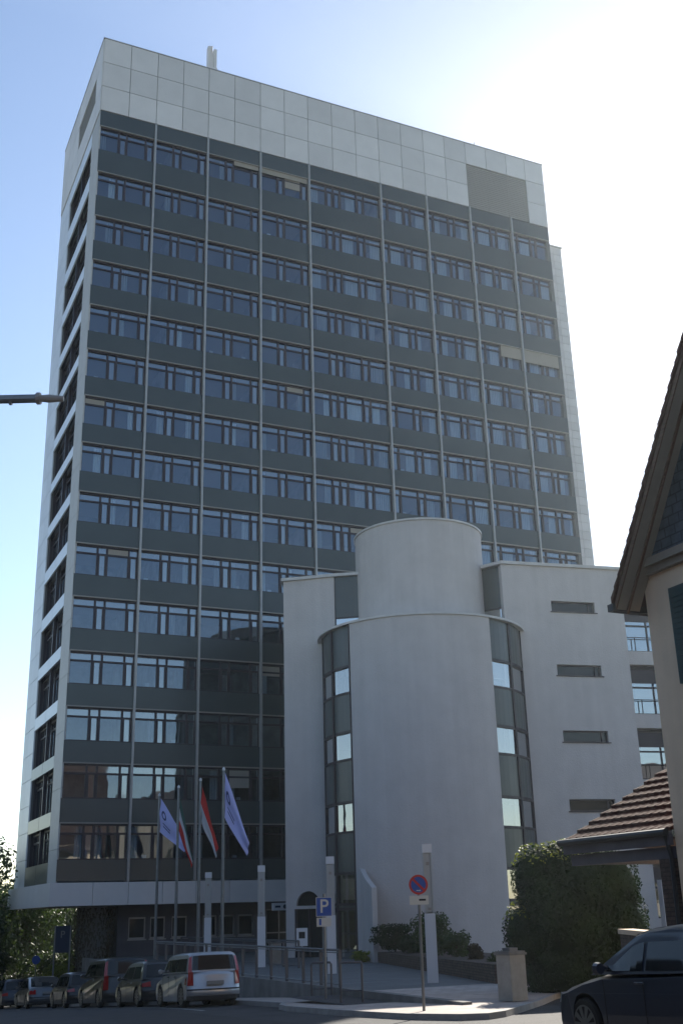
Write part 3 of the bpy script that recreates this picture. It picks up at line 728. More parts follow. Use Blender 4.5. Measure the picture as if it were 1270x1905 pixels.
fo = f.build('window', M['sign_white'], ho); g_ = MB(); g_.box(HX+.14, HX+.15, wy0+.08, wy1-.08, wz0+.08, wz1-.08); g_.build('pane', M['dark_glass'], fo, org=ho['wo'])
# side porch with tiled lean-to roof
pc = world(thing('side_porch', 'open porch with dark red tiled lean-to roof between the beige house and the hedge', 'porch', (16.5, 19.8, .1)))
b = MB(); y0, y1 = 17.45, 20.85; x0, x1, z0, z1 = 14.92, 17.9, 3.5, 5.12
for q in range(9):                    # tile courses, each a slightly tilted strip
    t0, t1 = q/9, (q+1)/9
    xa, xb = x0+(x1-x0)*t0, x0+(x1-x0)*t1+.03; za, zb = z0+(z1-z0)*t0+.05, z0+(z1-z0)*t1
    i = len(b.v)
    b.v += [(xa, y0, za), (xb, y0, zb), (xb, y1, zb), (xa, y1, za), (xa, y0, za-.07), (xb, y0, zb-.07), (xb, y1, zb-.07), (xa, y1, za-.07)]
    b.f += [(i, i+1, i+2, i+3), (i+4, i+5, i+6, i+7), (i, i+3, i+7, i+4), (i+3, i+2, i+6, i+7), (i, i+1, i+5, i+4)]
    for r in range(14):
        yy = y0+.02+(y1-y0)*r/14; i = len(b.v); w = .05
        b.v += [(xa, yy, za+.0), (xb, yy, zb+.0), (xb, yy+w, zb+.014), (xa, yy+w, za+.014), (xa, yy+2*w, za), (xb, yy+2*w, zb)]
        b.f += [(i, i+1, i+2, i+3), (i+3, i+2, i+5, i+4), (i, i+3, i+4)]
b.build('roof', M['tile'], pc)
b = MB(); b.box(14.88, 14.98, 17.45, 20.9, 3.22, 3.44); b.box(15.0, 15.2, 17.47, 20.8, 2.98, 3.2); b.box(15.2, 17.4, 20.6, 20.78, 3.0, 3.2); b.build('fascia', M['darkwall'], pc)
b = MB(); b.box(14.98, 17.4, 17.45, 20.8, 3.34, 3.38); b.build('ceiling', M['timber'], pc)
b = MB(); b.tube([(14.82, 17.45, 3.46), (14.82, 20.95, 3.46)], .07); b.tube([(14.85, 17.53, 3.46), (14.9, 17.55, 3.3), (14.95, 17.53, 3.0), (14.93, 17.53, .1)], .045); b.build('gutter', M['plastic'], pc)
b = MB(); b.box(15.0, 15.5, 17.47, 17.95, -.1, 2.98); b.build('pier', M['brick'], pc)
# low wall between porch and hedge
gw = world(thing('garden_wall', 'low brick garden wall with pale coping between porch and hedge', 'wall', (16.6, 21.5, .1)))
b = MB(); b.obox((15.5, 18.6), (17.0, 21.6), .24, -.1, 1.55); b.build('wall', M['brick'], gw)
b = MB(); b.obox((15.45, 18.55), (17.05, 21.65), .34, 1.55, 1.65, -.05); b.build('coping', M['house'], gw)

# ------------------------------------------------------------ foliage
def leaves(mb, blobs, n, size, rnd, shell=.55, up=-2):
    """blobs: (cx,cy,cz,rx,ry,rz); leaf-sized quads through the outer volume of each blob"""
    vol = [b[3]*b[4]*b[5] for b in blobs]; tot = sum(vol)
    for b, v in zip(blobs, vol):
        for _ in range(int(n*v/tot)+8):
            d = Vector((rnd.gauss(0, 1), rnd.gauss(0, 1), rnd.gauss(0, 1))).normalized()
            if d.z < up: continue
            r = shell+(1-shell)*rnd.random()**.6; r *= 1+.10*sin(d.x*7+b[0])*cos(d.z*6+b[1])
            p = Vector((b[0]+d.x*b[3]*r, b[1]+d.y*b[4]*r, b[2]+d.z*b[5]*r))
            nrm = (d+Vector((rnd.uniform(-1, 1), rnd.uniform(-1, 1), rnd.uniform(-.6, 1)))*.9).normalized()
            u = nrm.orthogonal().normalized(); w = nrm.cross(u); a = rnd.random()*pi; u, w = u*cos(a)+w*sin(a), w*cos(a)-u*sin(a)
            s = size*rnd.uniform(.6, 1.3)
            mb.face([p-u*s, p-w*s*.45, p+u*s, p+w*s*.45])
def blobmesh(blobs, k=.8):
    mb = MB()
    for (cx, cy, cz, rx, ry, rz_) in blobs:
        n, m_ = 10, 7; i = len(mb.v)
        for a in range(m_+1):
            th = pi*a/m_
            for c in range(n):
                ph = 2*pi*c/n; r = k*(1+.12*sin(3*ph+cx)*sin(2*th))
                mb.v.append((cx+rx*r*sin(th)*cos(ph), cy+ry*r*sin(th)*sin(ph), cz+rz_*r*cos(th)))
        for a in range(m_):
            for c in range(n): mb.f.append((i+a*n+c, i+a*n+(c+1) % n, i+(a+1)*n+(c+1) % n, i+(a+1)*n+c))
    return mb
def tree(name, label, cat, x, y, z, h, blobs, n, size, m, seed, group=None, trunk=.16):
    rn = random.Random(seed)
    t = world(thing(name, label, cat, (x, y, z), group))
    mb = MB(); mb.tube([(x, y, z-.3), (x+.1, y, z+h*.4), (x, y+.1, z+h*.75)], [trunk, trunk*.75, trunk*.35], 7)
    for b_ in blobs: mb.tube([(x+.05, y, z+h*.3), ((x+b_[0])/2, (y+b_[1])/2, (z+h*.3+b_[2])/2+.2), b_[:3]], [trunk*.5, trunk*.35, trunk*.12], 5)
    mb.build('trunk', M['bark'], t)
    mb = MB(); leaves(mb, blobs, n, size, rn, .35); mb.build('crown', M[m], t)
    return t
def crown(rn, x, y, z, R_, H, k):
    out = []
    for _ in range(k):
        a = rn.uniform(0, 2*pi); r = R_*rn.random()**.5*.7; zz_ = rn.uniform(-.38, .40)*H
        out.append((x+r*cos(a), y+r*sin(a), z+zz_, R_*rn.uniform(.36, .54), R_*rn.uniform(.36, .54), H*rn.uniform(.14, .22)))
    return out
rn = random.Random(11)
spec = [(9.0, 99, 10.5, 4.2, 'tall background tree at the far left behind the shrubs', 'leaf_dark'), (14.5, 101, 9.0, 4.2, 'background tree closing the gap under the overhang', 'leaf_dark'), (20.5, 104, 9.5, 4.2, 'background tree seen between column and shrubs', 'leaf_dark'), (12.0, 92, 7.0, 3.4, 'mid green tree in the row behind the shrubs', 'leaf'),
        (9.6, 76, 9.6, 3.2, 'leafy tree with a lit yellow-green top at the left edge of the picture', 'leaf'),
        (13.4, 82, 7.6, 3.3, 'dark green tree behind the left corner of the office tower', 'leaf'),
        (8.3, 70, 5.2, 2.6, 'low dark tree in front of the taller one at the left edge', 'leaf_dark'),
        (17.5, 88, 7.0, 3.4, 'bushy tree seen under the overhang of the tower', 'leaf'),
        (6.2, 84, 8.2, 3.4, 'tree farthest left behind the parked cars', 'leaf_dark'),
        (20.5, 92, 7.0, 3.0, 'tree glimpsed behind the creeper-clad column', 'leaf_dark')]
for i_, (x, y, h, R_, lab, m_) in enumerate(spec):
    z = zr(y)+.1
    tree('deciduous_tree', lab, 'tree', x, y, z, h, crown(rn, x, y, z+h*.56, R_, h*.95, 14), 7000, .17, m_, 20+i_, 'trees behind the parked cars')
for i_, (x, y, h, R_, lab, m_) in enumerate([(13.6, 70.5, 2.6, 1.5, 'yellow-green shrub under the tower overhang beside the dark sign', 'leaf_yellow'), (11.9, 73.5, 2.9, 1.5, 'green shrub at the end of the parked cars', 'leaf'), (14.8, 76, 3.6, 1.7, 'taller green shrub under the tower overhang', 'leaf')]):
    z = zr(y)+.1
    tree('shrub', lab, 'shrub', x, y, z, h, crown(rn, x, y, z+h*.5, R_, h, 9), 2600, .12, m_, 40+i_, 'shrubs below the tower', .05)
# creeper clad column
cc = world(thing('creeper_column', 'thick column covered in dry brown creeper below the tower overhang', 'column', (14.75, 65.1, -1)))
b = MB(); b.tube([(14.75, 65.2, -3), (14.75, 65.2, 2.78)], .75, 16); b.build('shaft', M['concrete'], cc)
b = MB(); rr_ = random.Random(5)
for _ in range(2600):
    a = rr_.uniform(0, 2*pi); z = -2.3+5.0*rr_.random(); r = .78+.25*rr_.random()+.09*(z+2)+.12*sin(3*a)
    p = Vector((14.75+r*cos(a), 65.2+r*sin(a), z)); u = Vector((-sin(a), cos(a), rr_.uniform(-.3, .3)))*.05; w = Vector((rr_.uniform(-.03, .03), rr_.uniform(-.03, .03), -.2))
    b.face([p-u, p+w*.4-u*.3, p+w, p+u])
b.build('creeper', M['creeper'], cc)
# hedge
hb = [(19.35, 27.3, 2.35, 1.75, 1.3, 1.65), (18.6, 27.7, 3.1, .95, 1.0, 1.0), (19.2, 27.5, 3.25, .9, .9, .92), (20.2, 26.9, 3.0, 1.0, .9, 1.0), (18.25, 28.0, 1.75, .85, .9, .85), (20.4, 26.9, 1.9, .95, .95, 1.1), (19.3, 27.4, 1.0, 1.45, 1.1, 1.0), (18.6, 27.9, .7, .7, .8, .7), (20.1, 27.0, .8, .75, .8, .8)]
hb = [((a-19.35)*.90+18.48, (b_-27.3)*.90+25.6, c*.96-.2, d*.93, e*.93, f*.97) for a, b_, c, d, e, f in hb]
he = world(thing('hedge', 'tall rounded dark green hedge behind the dark car, its top edge sunlit', 'hedge', (18.45, 25.6, 0)))
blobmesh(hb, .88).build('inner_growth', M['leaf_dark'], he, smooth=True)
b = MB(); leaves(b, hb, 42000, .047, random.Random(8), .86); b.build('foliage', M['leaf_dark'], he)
b = MB(); leaves(b, [(h_[0], h_[1], h_[2], h_[3]*1.07, h_[4]*1.07, h_[5]*1.05) for h_ in (hb[1], hb[2], hb[4])], 3000, .055, random.Random(9), .97, .45); b.build('sunlit_rim', M['leaf_yellow'], he)  # sunlit rim put into the colour as yellow leaves along the top
b = MB()
for dx in (-.9, -.3, .4, 1.0): b.tube([(18.4+dx, 25.7-dx*.4, -.1), (18.4+dx*1.1, 25.7-dx*.45, 1.4)], .05, 6)
b.build('stem', M['bark'], he)

# planter and its shrubs
pt = world(thing('planter', 'long dark stone planter wall in front of the white drum', 'planter', (20, 37, .1)))
b = MB(); pa, pb = (18.45, 29.8), (22.45, 45.7)
n_ = 16
for q in range(n_):
    t0, t1 = q/n_, (q+1)/n_; i = len(b.v)
    for t in (t0, t1):
        x, y = pa[0]+(pb[0]-pa[0])*t, pa[1]+(pb[1]-pa[1])*t; zt = .62-.12*t
        b.v += [(x, y, 0), (x+3, y-.7, 0), (x+3, y-.7, zt), (x, y, zt)]
    b.f += [(i+3, i+2, i+6, i+7), (i, i+3, i+7, i+4), (i+1, i+2, i+6, i+5)]
    if q == 0: b.f.append((i, i+1, i+2, i+3))
    if q == n_-1: b.f.append((i+4, i+5, i+6, i+7))
b.build('wall', M['brick'], pt)
def shrub(t, off, R_, H, lab, m_, seed, n=2600, size=.07):
    x, y, z = pa[0]+(pb[0]-pa[0])*t+off, pa[1]+(pb[1]-pa[1])*t, (.5 if t < 1 else .1)
    rn = random.Random(seed)
    tree('shrub', lab, 'shrub', x, y, z, H, crown(rn, x, y, z+H*.5, R_, H, 10)+[(x, y, z+H*.45, R_*.75, R_*.75, H*.42)], n, size, m_, seed, 'shrubs in the planter', .04)
shrub(.93, .6, .95, 1.05, 'dark shrub at the left end of the planter beside the screen wall', 'leaf_dark', 51)
shrub(.78, .7, .7, .7, 'low dark shrub in the planter between its two larger ones', 'leaf_dark', 52, 1800)
shrub(.60, .9, 1.1, 1.6, 'largest shrub in the planter, behind the tallest light column', 'leaf', 53, 3600)
shrub(.44, 1.0, .65, 1.05, 'leafy shrub just right of the largest one in the planter', 'leaf', 54, 1800)
shrub(.25, .8, .34, .62, 'small round reddish shrub near the right end of the planter', 'creeper', 55, 1200, .05)
shrub(.10, .8, .5, .40, 'low green plant at the right end of the planter', 'leaf', 56, 900, .05)
shrub(1.03, -.6, .5, .45, 'yellow flowering plant at the foot of the screen wall', 'leaf_yellow', 57, 1200, .05)

# ------------------------------------------------------------ street furniture
def light_column(loc):
    t = thing('light_column', 'x', 'lamp post', loc, 'white light columns along the ramp')
    b = MB(); b.box(-.16, .16, -.11, .11, 0, 1.95); b.build('shaft', M['polewhite'], t)
    b = MB(); b.box(-.14, -.09, -.09, .09, 1.95, 3.72); b.box(.09, .14, -.09, .09, 1.95, 3.72); b.box(-.09, .09, .02, .09, 1.95, 3.72); b.build('housing', M['diffuser'], t)
    b = MB(); b.box(-.085, .085, -.06, .015, 2.0, 3.7); b.build('diffuser', M['diffuser'], t)
    b = MB(); b.box(-.15, .15, -.1, .1, 3.72, 3.98); b.build('cap', M['polewhite'], t)
    b = MB(); b.box(-.05, .05, -.075, -.062, 3.35, 3.45); b.box(-.05, .05, -.075, -.062, 2.05, 2.12); b.build('bracket', M['beige_trim'], t)
    return t
LCY = [31.61, 39.0, 46.1, 53.2]
labs = ['tallest looking white light column, behind the no-parking sign', 'white light column behind the blue parking sign', 'white light column left of the entrance door', 'farthest light column, among the flagpoles']
lc = light_column((17.4, LCY[0], .1)); lc['label'] = labs[0]; lc.rotation_euler = (0, 0, -HD)
for k in (1, 2, 3): dup(lc, (17.41, LCY[k], .1), None, labs[k])
# flagpoles
def flag(t, kind, L=3.3, drop=1.0, rnd=None):
    """hanging flag in local coords, hoist on the pole at x=.06, top at z=8; built of strips"""
    P = dict(w1=((0, 0), (1.5, -3.15), 1.45), g=((0, 0), (.75, -3.3), 1.6), r=((0, 0), (.95, -3.2), 1.5), w2=((0, 0), (1.35, -3.25), 1.35))[kind]
    return P
def cloth(rows, m_, t, name):
    b = MB()
    for r0, r1 in zip(rows, rows[1:]):
        for a, c, d, e in zip(r0, r0[1:], r1, r1[1:]): b.face([a, c, e, d])
    o = b.build(name, m_, t, org=(0, 0, 0), smooth=True); return o
def flag_rows(top, tip, hoist, nz, w, seed):
    """top edge runs from hoist top down to tip; lower edge from hoist foot to near tip"""
    rows = []
    for i_ in range(nz+1):
        s = i_/nz; row = []
        for j_ in range(11):
            q = j_/10
            x = .06+tip[0]*q*(1-.10*s); z = top+(tip[1])*q-hoist*s*(1-q*.72)
            if s > 0 and q > .0: z += -.0
            y = .10*sin(q*9+seed+s*2.2)*q+.04*sin(s*8+seed)
            row.append((x+.02*sin(s*9+q*7), y, z))
        rows.append(row)
    return rows
def flagpole(loc, lab, kind):
    t = thing('flagpole', lab, 'flagpole', loc, 'flagpoles in front of the tower')
    b = MB(); b.tube([(0, 0, 0), (0, 0, 8.15)], [.085, .055], 10); b.build('pole', M['metal'], t, smooth=False)
    b = MB(); b.tube([(0, 0, 8.15), (0, 0, 8.22), (0, 0, 8.3)], [.07, .08, .02], 8); b.build('finial', M['polewhite'], t)
    fl = thing('flag', lab, 'x', loc)
    bpy.data.objects.remove(fl)
    return t
def to_world(loc, rz):
    return Matrix.Translation(loc) @ Matrix.Rotation(rz, 4, 'Z')
FG = [((16.45, 48.3), 'flagpole nearest the entrance, carrying the longest hanging white flag', 'w2', 'white flag with a small dark emblem, drooping from the flagpole nearest the entrance'),
      ((16.73, 52.55), 'flagpole with the red and white flag, second from the entrance', 'r', 'red and white flag hanging in a narrow fold'),
      ((16.62, 55.8), 'flagpole behind, with the green, white and red flag', 'g', 'limp green, white and red flag hanging between two poles'),
      ((16.78, 59.9), 'flagpole farthest from the entrance, with the wide white flag', 'w1', 'wide white flag with a dark emblem, leftmost of the four')]
for (x, y), lab, kind, flab in FG:
    z = zp(x, y); flagpole((x, y, z), lab, kind)
    f = thing('flag', flab, 'flag', (x, y, z), 'flags in front of the tower', -HD-.15)
    if kind in ('w1', 'w2'):
        tip, h0 = ((1.55, -2.35), 1.75) if kind == 'w1' else ((1.12, -3.05), 1.95)
        rows = flag_rows(8.05, tip, h0, 12, 1, 1.3 if kind == 'w1' else 2.9)
        cloth(rows, M['flag_white'], f, 'cloth')
        # emblem: a ring with a bar, stitched on both faces
        def at(s, q, off):
            i_, j_ = s*12, q*10; a, c = int(i_), int(j_); fa, fc = i_-a, j_-c
            p = [Vector(rows[a+u][c+v]) for u in (0, 1) for v in (0, 1)]
            r = (p[0]*(1-fc)+p[1]*fc)*(1-fa)+(p[2]*(1-fc)+p[3]*fc)*fa; r.y += off; return r
        b = MB()
        for off in (-.02, .02):
            for k in range(14):
                a0, a1 = 2*pi*k/14, 2*pi*(k+1)/14
                g4 = [at(.36+.13*sin(a)*r, .17+.09*cos(a)*r, off) for a, r in ((a0, 1), (a1, 1), (a1, .55), (a0, .55))]; b.face(g4)
            for s0 in (.62, .72): b.face([at(s0, .12, off), at(s0, .40, off), at(s0+.04, .40, off), at(s0+.04, .12, off)])
        b.build('emblem', M['flag_logo'], f, org=(0, 0, 0))
    else:
        cols = [M['flag_green'], M['flag_plain'], M['flag_red']] if kind == 'g' else [M['flag_red'], M['flag_plain']]
        top, tip, h0 = (7.75, (.75, -3.0), 1.7) if kind == 'g' else (7.95, (.85, -2.9), 1.7)
        rows = flag_rows(top, tip, h0, 12, 1, 4.1 if kind == 'g' else .7)
        n = len(cols)
        for k, m_ in enumerate(cols):
            o_ = cloth(rows[k*12//n:(k+1)*12//n+1], m_, f, 'stripe')
# railings
def railing(name, lab, pts, h, post_every, grp=None):
    o = pts[0]; t = world(thing(name, lab, 'railing', o, grp))
    b = MB(); b.tube([(p[0], p[1], p[2]+h) for p in pts], .035, 6); b.build('handrail', M['rail'], t)
    b = MB(); b.tube([(p[0], p[1], p[2]+h*.08) for p in pts], .022, 5); b.tube([(p[0], p[1], p[2]+h*.93) for p in pts], .018, 5); b.build('lower_rail', M['rail'], t)
    L = 0; nxt = 0
    for p, q in zip(pts, pts[1:]):
        p, q = Vector(p), Vector(q); d = (q-p).length
        while nxt <= L+d+1e-6:
            r = p+(q-p)*((nxt-L)/d); b = MB(); b.box(r.x-.045, r.x+.045, r.y-.02, r.y+.02, r.z-.05, r.z+h); b.build('post', M['rail'], t); nxt += post_every
        L += d
    return t
railing('railing', 'long grey metal railing on the retaining wall beside the ramp', [(14.08, y, .16) for y in fr(31.0, 50.2, 1.2)], .98, 1.35)
railing('railing', 'far railing in front of the ground floor, beside the flagpoles', [(18.2, y, .1) for y in fr(44, 60, 2)], 1.0, 1.6)
# hoop barrier at the ramp foot
for (x, y, lab) in ((13.12, 28.2, 'metal hoop barrier at the foot of the ramp, by the white notice'), (13.5, 31.0, 'metal hoop barrier beside the parking sign post')):
    z = zs(y); t = thing('hoop_barrier', lab, 'barrier', (x, y, z), 'hoop barriers', -HD)
    b = MB(); b.tube([(-.28, 0, 0), (-.28, 0, .93), (-.25, 0, .98), (.25, 0, .98), (.28, 0, .93), (.28, 0, 0)], .03, 8); b.build('hoop', M['rail'], t)
    b = MB(); b.tube([(-.28, 0, .30), (.28, 0, .30)], .018, 6); b.build('crossbar', M['rail'], t)
def text_mesh(name, s, size, m_, parent, loc, rot):
    cu = bpy.data.curves.new(name, 'FONT'); cu.body = s; cu.size = size; cu.align_x = 'CENTER'; cu.align_y = 'CENTER'; cu.extrude = .004; cu.offset = .008*size
    tmp = bpy.data.objects.new('tmp', cu); COL.objects.link(tmp); dg = bpy.context.evaluated_depsgraph_get()
    me = bpy.data.meshes.new_from_object(tmp.evaluated_get(dg)); bpy.data.objects.remove(tmp)
    me.materials.clear(); me.materials.append(m_)
    o = bpy.data.objects.new(name, me); COL.objects.link(o); o.parent = parent; o.location = loc; o.rotation_euler = rot
    return o
# parking sign
t = thing('parking_sign', 'square blue parking sign with white P on a grey post', 'sign', (13.05, 29.7, -.30), None, -HD)
b = MB(); b.tube([(0, .04, 0), (0, .04, 2.95)], .035, 8); b.build('post', M['metal'], t)
b = MB(); b.box(-.22, .22, -.01, .01, 2.36, 2.86); b.build('plate', M['sign_blue'], t)
b = MB(); 
for a in ((-.22, -.205, 2.36, 2.86), (.205, .22, 2.36, 2.86), (-.205, .205, 2.36, 2.375), (-.205, .205, 2.845, 2.86)): b.box(a[0], a[1], -.014, -.01, a[2], a[3])
b.build('border', M['sign_white'], t)
text_mesh('letter', 'P', .50, M['sign_white'], t, (0, -.016, 2.61), (pi/2, 0, 0))
b = MB(); b.box(-.21, .19, -.01, .01, 2.1, 2.33); b.build('supplementary_plate', M['sign_white'], t)
b = MB(); b.box(-.14, -.08, -.014, -.01, 2.14, 2.30); b.build('mark', M['sign_blue'], t)
# no parking sign
t = thing('no_parking_sign', 'round blue and red no-parking sign on a thin post at the sunlit kerb', 'sign', (12.38, 22.95, .08), None, -HD)
b = MB(); b.tube([(0, .04, 0), (0, .04, 2.75)], .032, 8); b.build('post', M['metal'], t)
b = MB(); b.disc((0, 0, 2.62), (0, 1, 0), .21, .016, 36); b.build('plate', M['sign_blue'], t)
b = MB()
for k in range(36):
    a0, a1 = 2*pi*k/36, 2*pi*(k+1)/36
    p = [(r*cos(a), yy, 2.62+r*sin(a)) for yy in (-.012, -.009) for a, r in ((a0, .21), (a1, .21), (a1, .165), (a0, .165))]
    b.face(p[:4]); 
b.face([(-.135, -.013, 2.62+.10), (-.10, -.013, 2.62+.135), (.135, -.013, 2.62-.10), (.10, -.013, 2.62-.135)])
b.build('ring', M['sign_red'], t)
b = MB(); b.face([(-.05, -.015, 2.488), (.02, -.015, 2.488), (.02, -.015, 2.505), (-.05, -.015, 2.505)]); b.face([(.02, -.015, 2.478), (.055, -.015, 2.4965), (.02, -.015, 2.515)]); b.build('arrow', M['sign_white'], t)
b = MB(); b.box(-.21, .21, -.01, .01, 2.2, 2.39); b.build('supplementary_plate', M['sign_white'], t)
b = MB(); b.box(.0, .15, -.014, -.01, 2.28, 2.32); b.build('mark', M['black'], t)
# far dark blue sign and small one
t = thing('pillar_sign', 'tall dark blue pillar sign with a P among the trees under the overhang', 'sign', (12.95, 64.5, zs(64.5)), None, -HD)
b = MB(); b.box(-.45, -.38, -.03, .03, 0, 3.85); b.box(.38, .45, -.03, .03, 0, 3.85); b.build('post', M['metal'], t)
b = MB(); b.box(-.38, .38, -.025, .025, 2.5, 3.85); b.build('panel', M['sign_dark'], t)
text_mesh('letter', 'P', .5, M['metal'], t, (0, -.03, 3.4), (pi/2, 0, 0))
t = thing('direction_sign', 'small blue round traffic sign between the trees and the parked cars', 'sign', (12.7, 70.5, zs(70.5)), None, -HD)
b = MB(); b.tube([(0, .03, 0), (0, .03, 2.6)], .03, 6); b.build('post', M['metal'], t)
b = MB(); b.disc((0, 0, 2.35), (0, 1, 0), .24, .02, 24); b.build('plate', M['sign_blue'], t)
# notice frame and entrance sign box
t = world(thing('notice_board', 'white framed notice board standing by the arched doorway', 'sign', (*A(-2.1, 50), .1)))
l0, l1, d = -2.38, -1.91, 50.0
b = MB()
for (sa_, sb_, z0, z1) in ((0, .22, .84, 1.55), (.78, 1, .84, 1.55), (.22, .78, 1.40, 1.55), (.22, .78, .84, 1.14)):
    b.obox(A(l0+(l1-l0)*sa_, d), A(l0+(l1-l0)*sb_, d), .08, z0, z1)
b.build('frame', M['polewhite'], t)
b = MB(); b.obox(A(l0+.1, d+.03), A(l1-.1, d+.03), .02, 1.14, 1.40); b.build('panel', M['black'], t)
b = MB(); b.obox(A(-2.19, d+.02), A(-2.11, d+.02), .05, .1, .84); b.build('post', M['metal'], t)
t = world(thing('entrance_sign', 'small white sign box with a round emblem over the tower entrance', 'sign', (24.9, TY-.4, 2.4)))
b = MB(); b.box(24.3, 25.3, TY-.75, TY-.45, 2.3, 2.7); b.build('box', M['polewhite'], t)
b = MB(); b.disc((25.0, TY-.77, 2.5), (0, 1, 0), .12, .03, 20); b.box(24.4, 24.72, TY-.765, TY-.752, 2.45, 2.56); b.build('emblem', M['sign_dark'], t)
t = world(thing('litter_bin', 'pale metal litter bin by the tower entrance', 'bin', (*A(-3.35, 51), .1)))
c = A(-3.35, 51); b = MB(); b.box(c[0]-.22, c[0]+.22, c[1]-.2, c[1]+.2, .1, .95); b.build('body', M['metal'], t)
b = MB(); b.box(c[0]-.25, c[0]+.25, c[1]-.23, c[1]+.23, .95, 1.02); b.build('lid', M['rail'], t)
# cabinet
t = thing('utility_cabinet', 'pale grey utility cabinet with a capped top beside the hedge', 'cabinet', (15.38, 24.1, .12), None, -HD+RD(38)); t.scale = (.86, .86, .87)
b = MB(); b.box(-.30, .30, -.26, .26, 0, 1.14); b.build('body', M['cab'], t, org=(0, 0, 0))
b = MB(); b.box(-.34, .34, -.30, .30, 1.14, 1.2); b.prism([(-.31, -.27), (.31, -.27), (.31, .27), (-.31, .27)], 1.2, 1.24); b.box(-.16, .16, -.14, .14, 1.24, 1.32); b.build('cap', M['concrete'], t, org=(0, 0, 0))
b = MB(); b.box(-.27, .27, -.268, -.26, .08, 1.08); b.box(.26+.04, .308, -.2, .2, .08, 1.08); b.build('door', M['cab'], t, org=(0, 0, 0))
# street lamp arm reaching in from the left
t = world(thing('street_lamp', 'grey street lamp whose long arm reaches in from the left edge', 'street lamp', (-1.6, 20.6, .12)))
b = MB(); b.tube([(-1.6, 20.6, .1), (-1.6, 20.6, 9.9), (-1.45, 20.53, 10.5), (-1.0, 20.33, 10.85), (0, 19.85, 10.98), (2.76, 18.58, 10.98)], [.12, .10, .095, .09, .085, .08], 10); b.build('mast', M['metal'], t)
b = MB(); b.tube([(2.74, 18.59, 10.98), (2.80, 18.56, 10.98)], .11, 10); b.tube([(2.80, 18.56, 10.98), (2.94, 18.50, 10.975), (3.18, 18.39, 10.965)], [.06, .075, .05], 10); b.build('lamp_head', M['beige_trim'], t)
b = MB(); b.tube([(2.3, 18.79, 10.91), (2.34, 18.77, 10.91)], .05, 8); b.build('clamp', M['metal'], t)

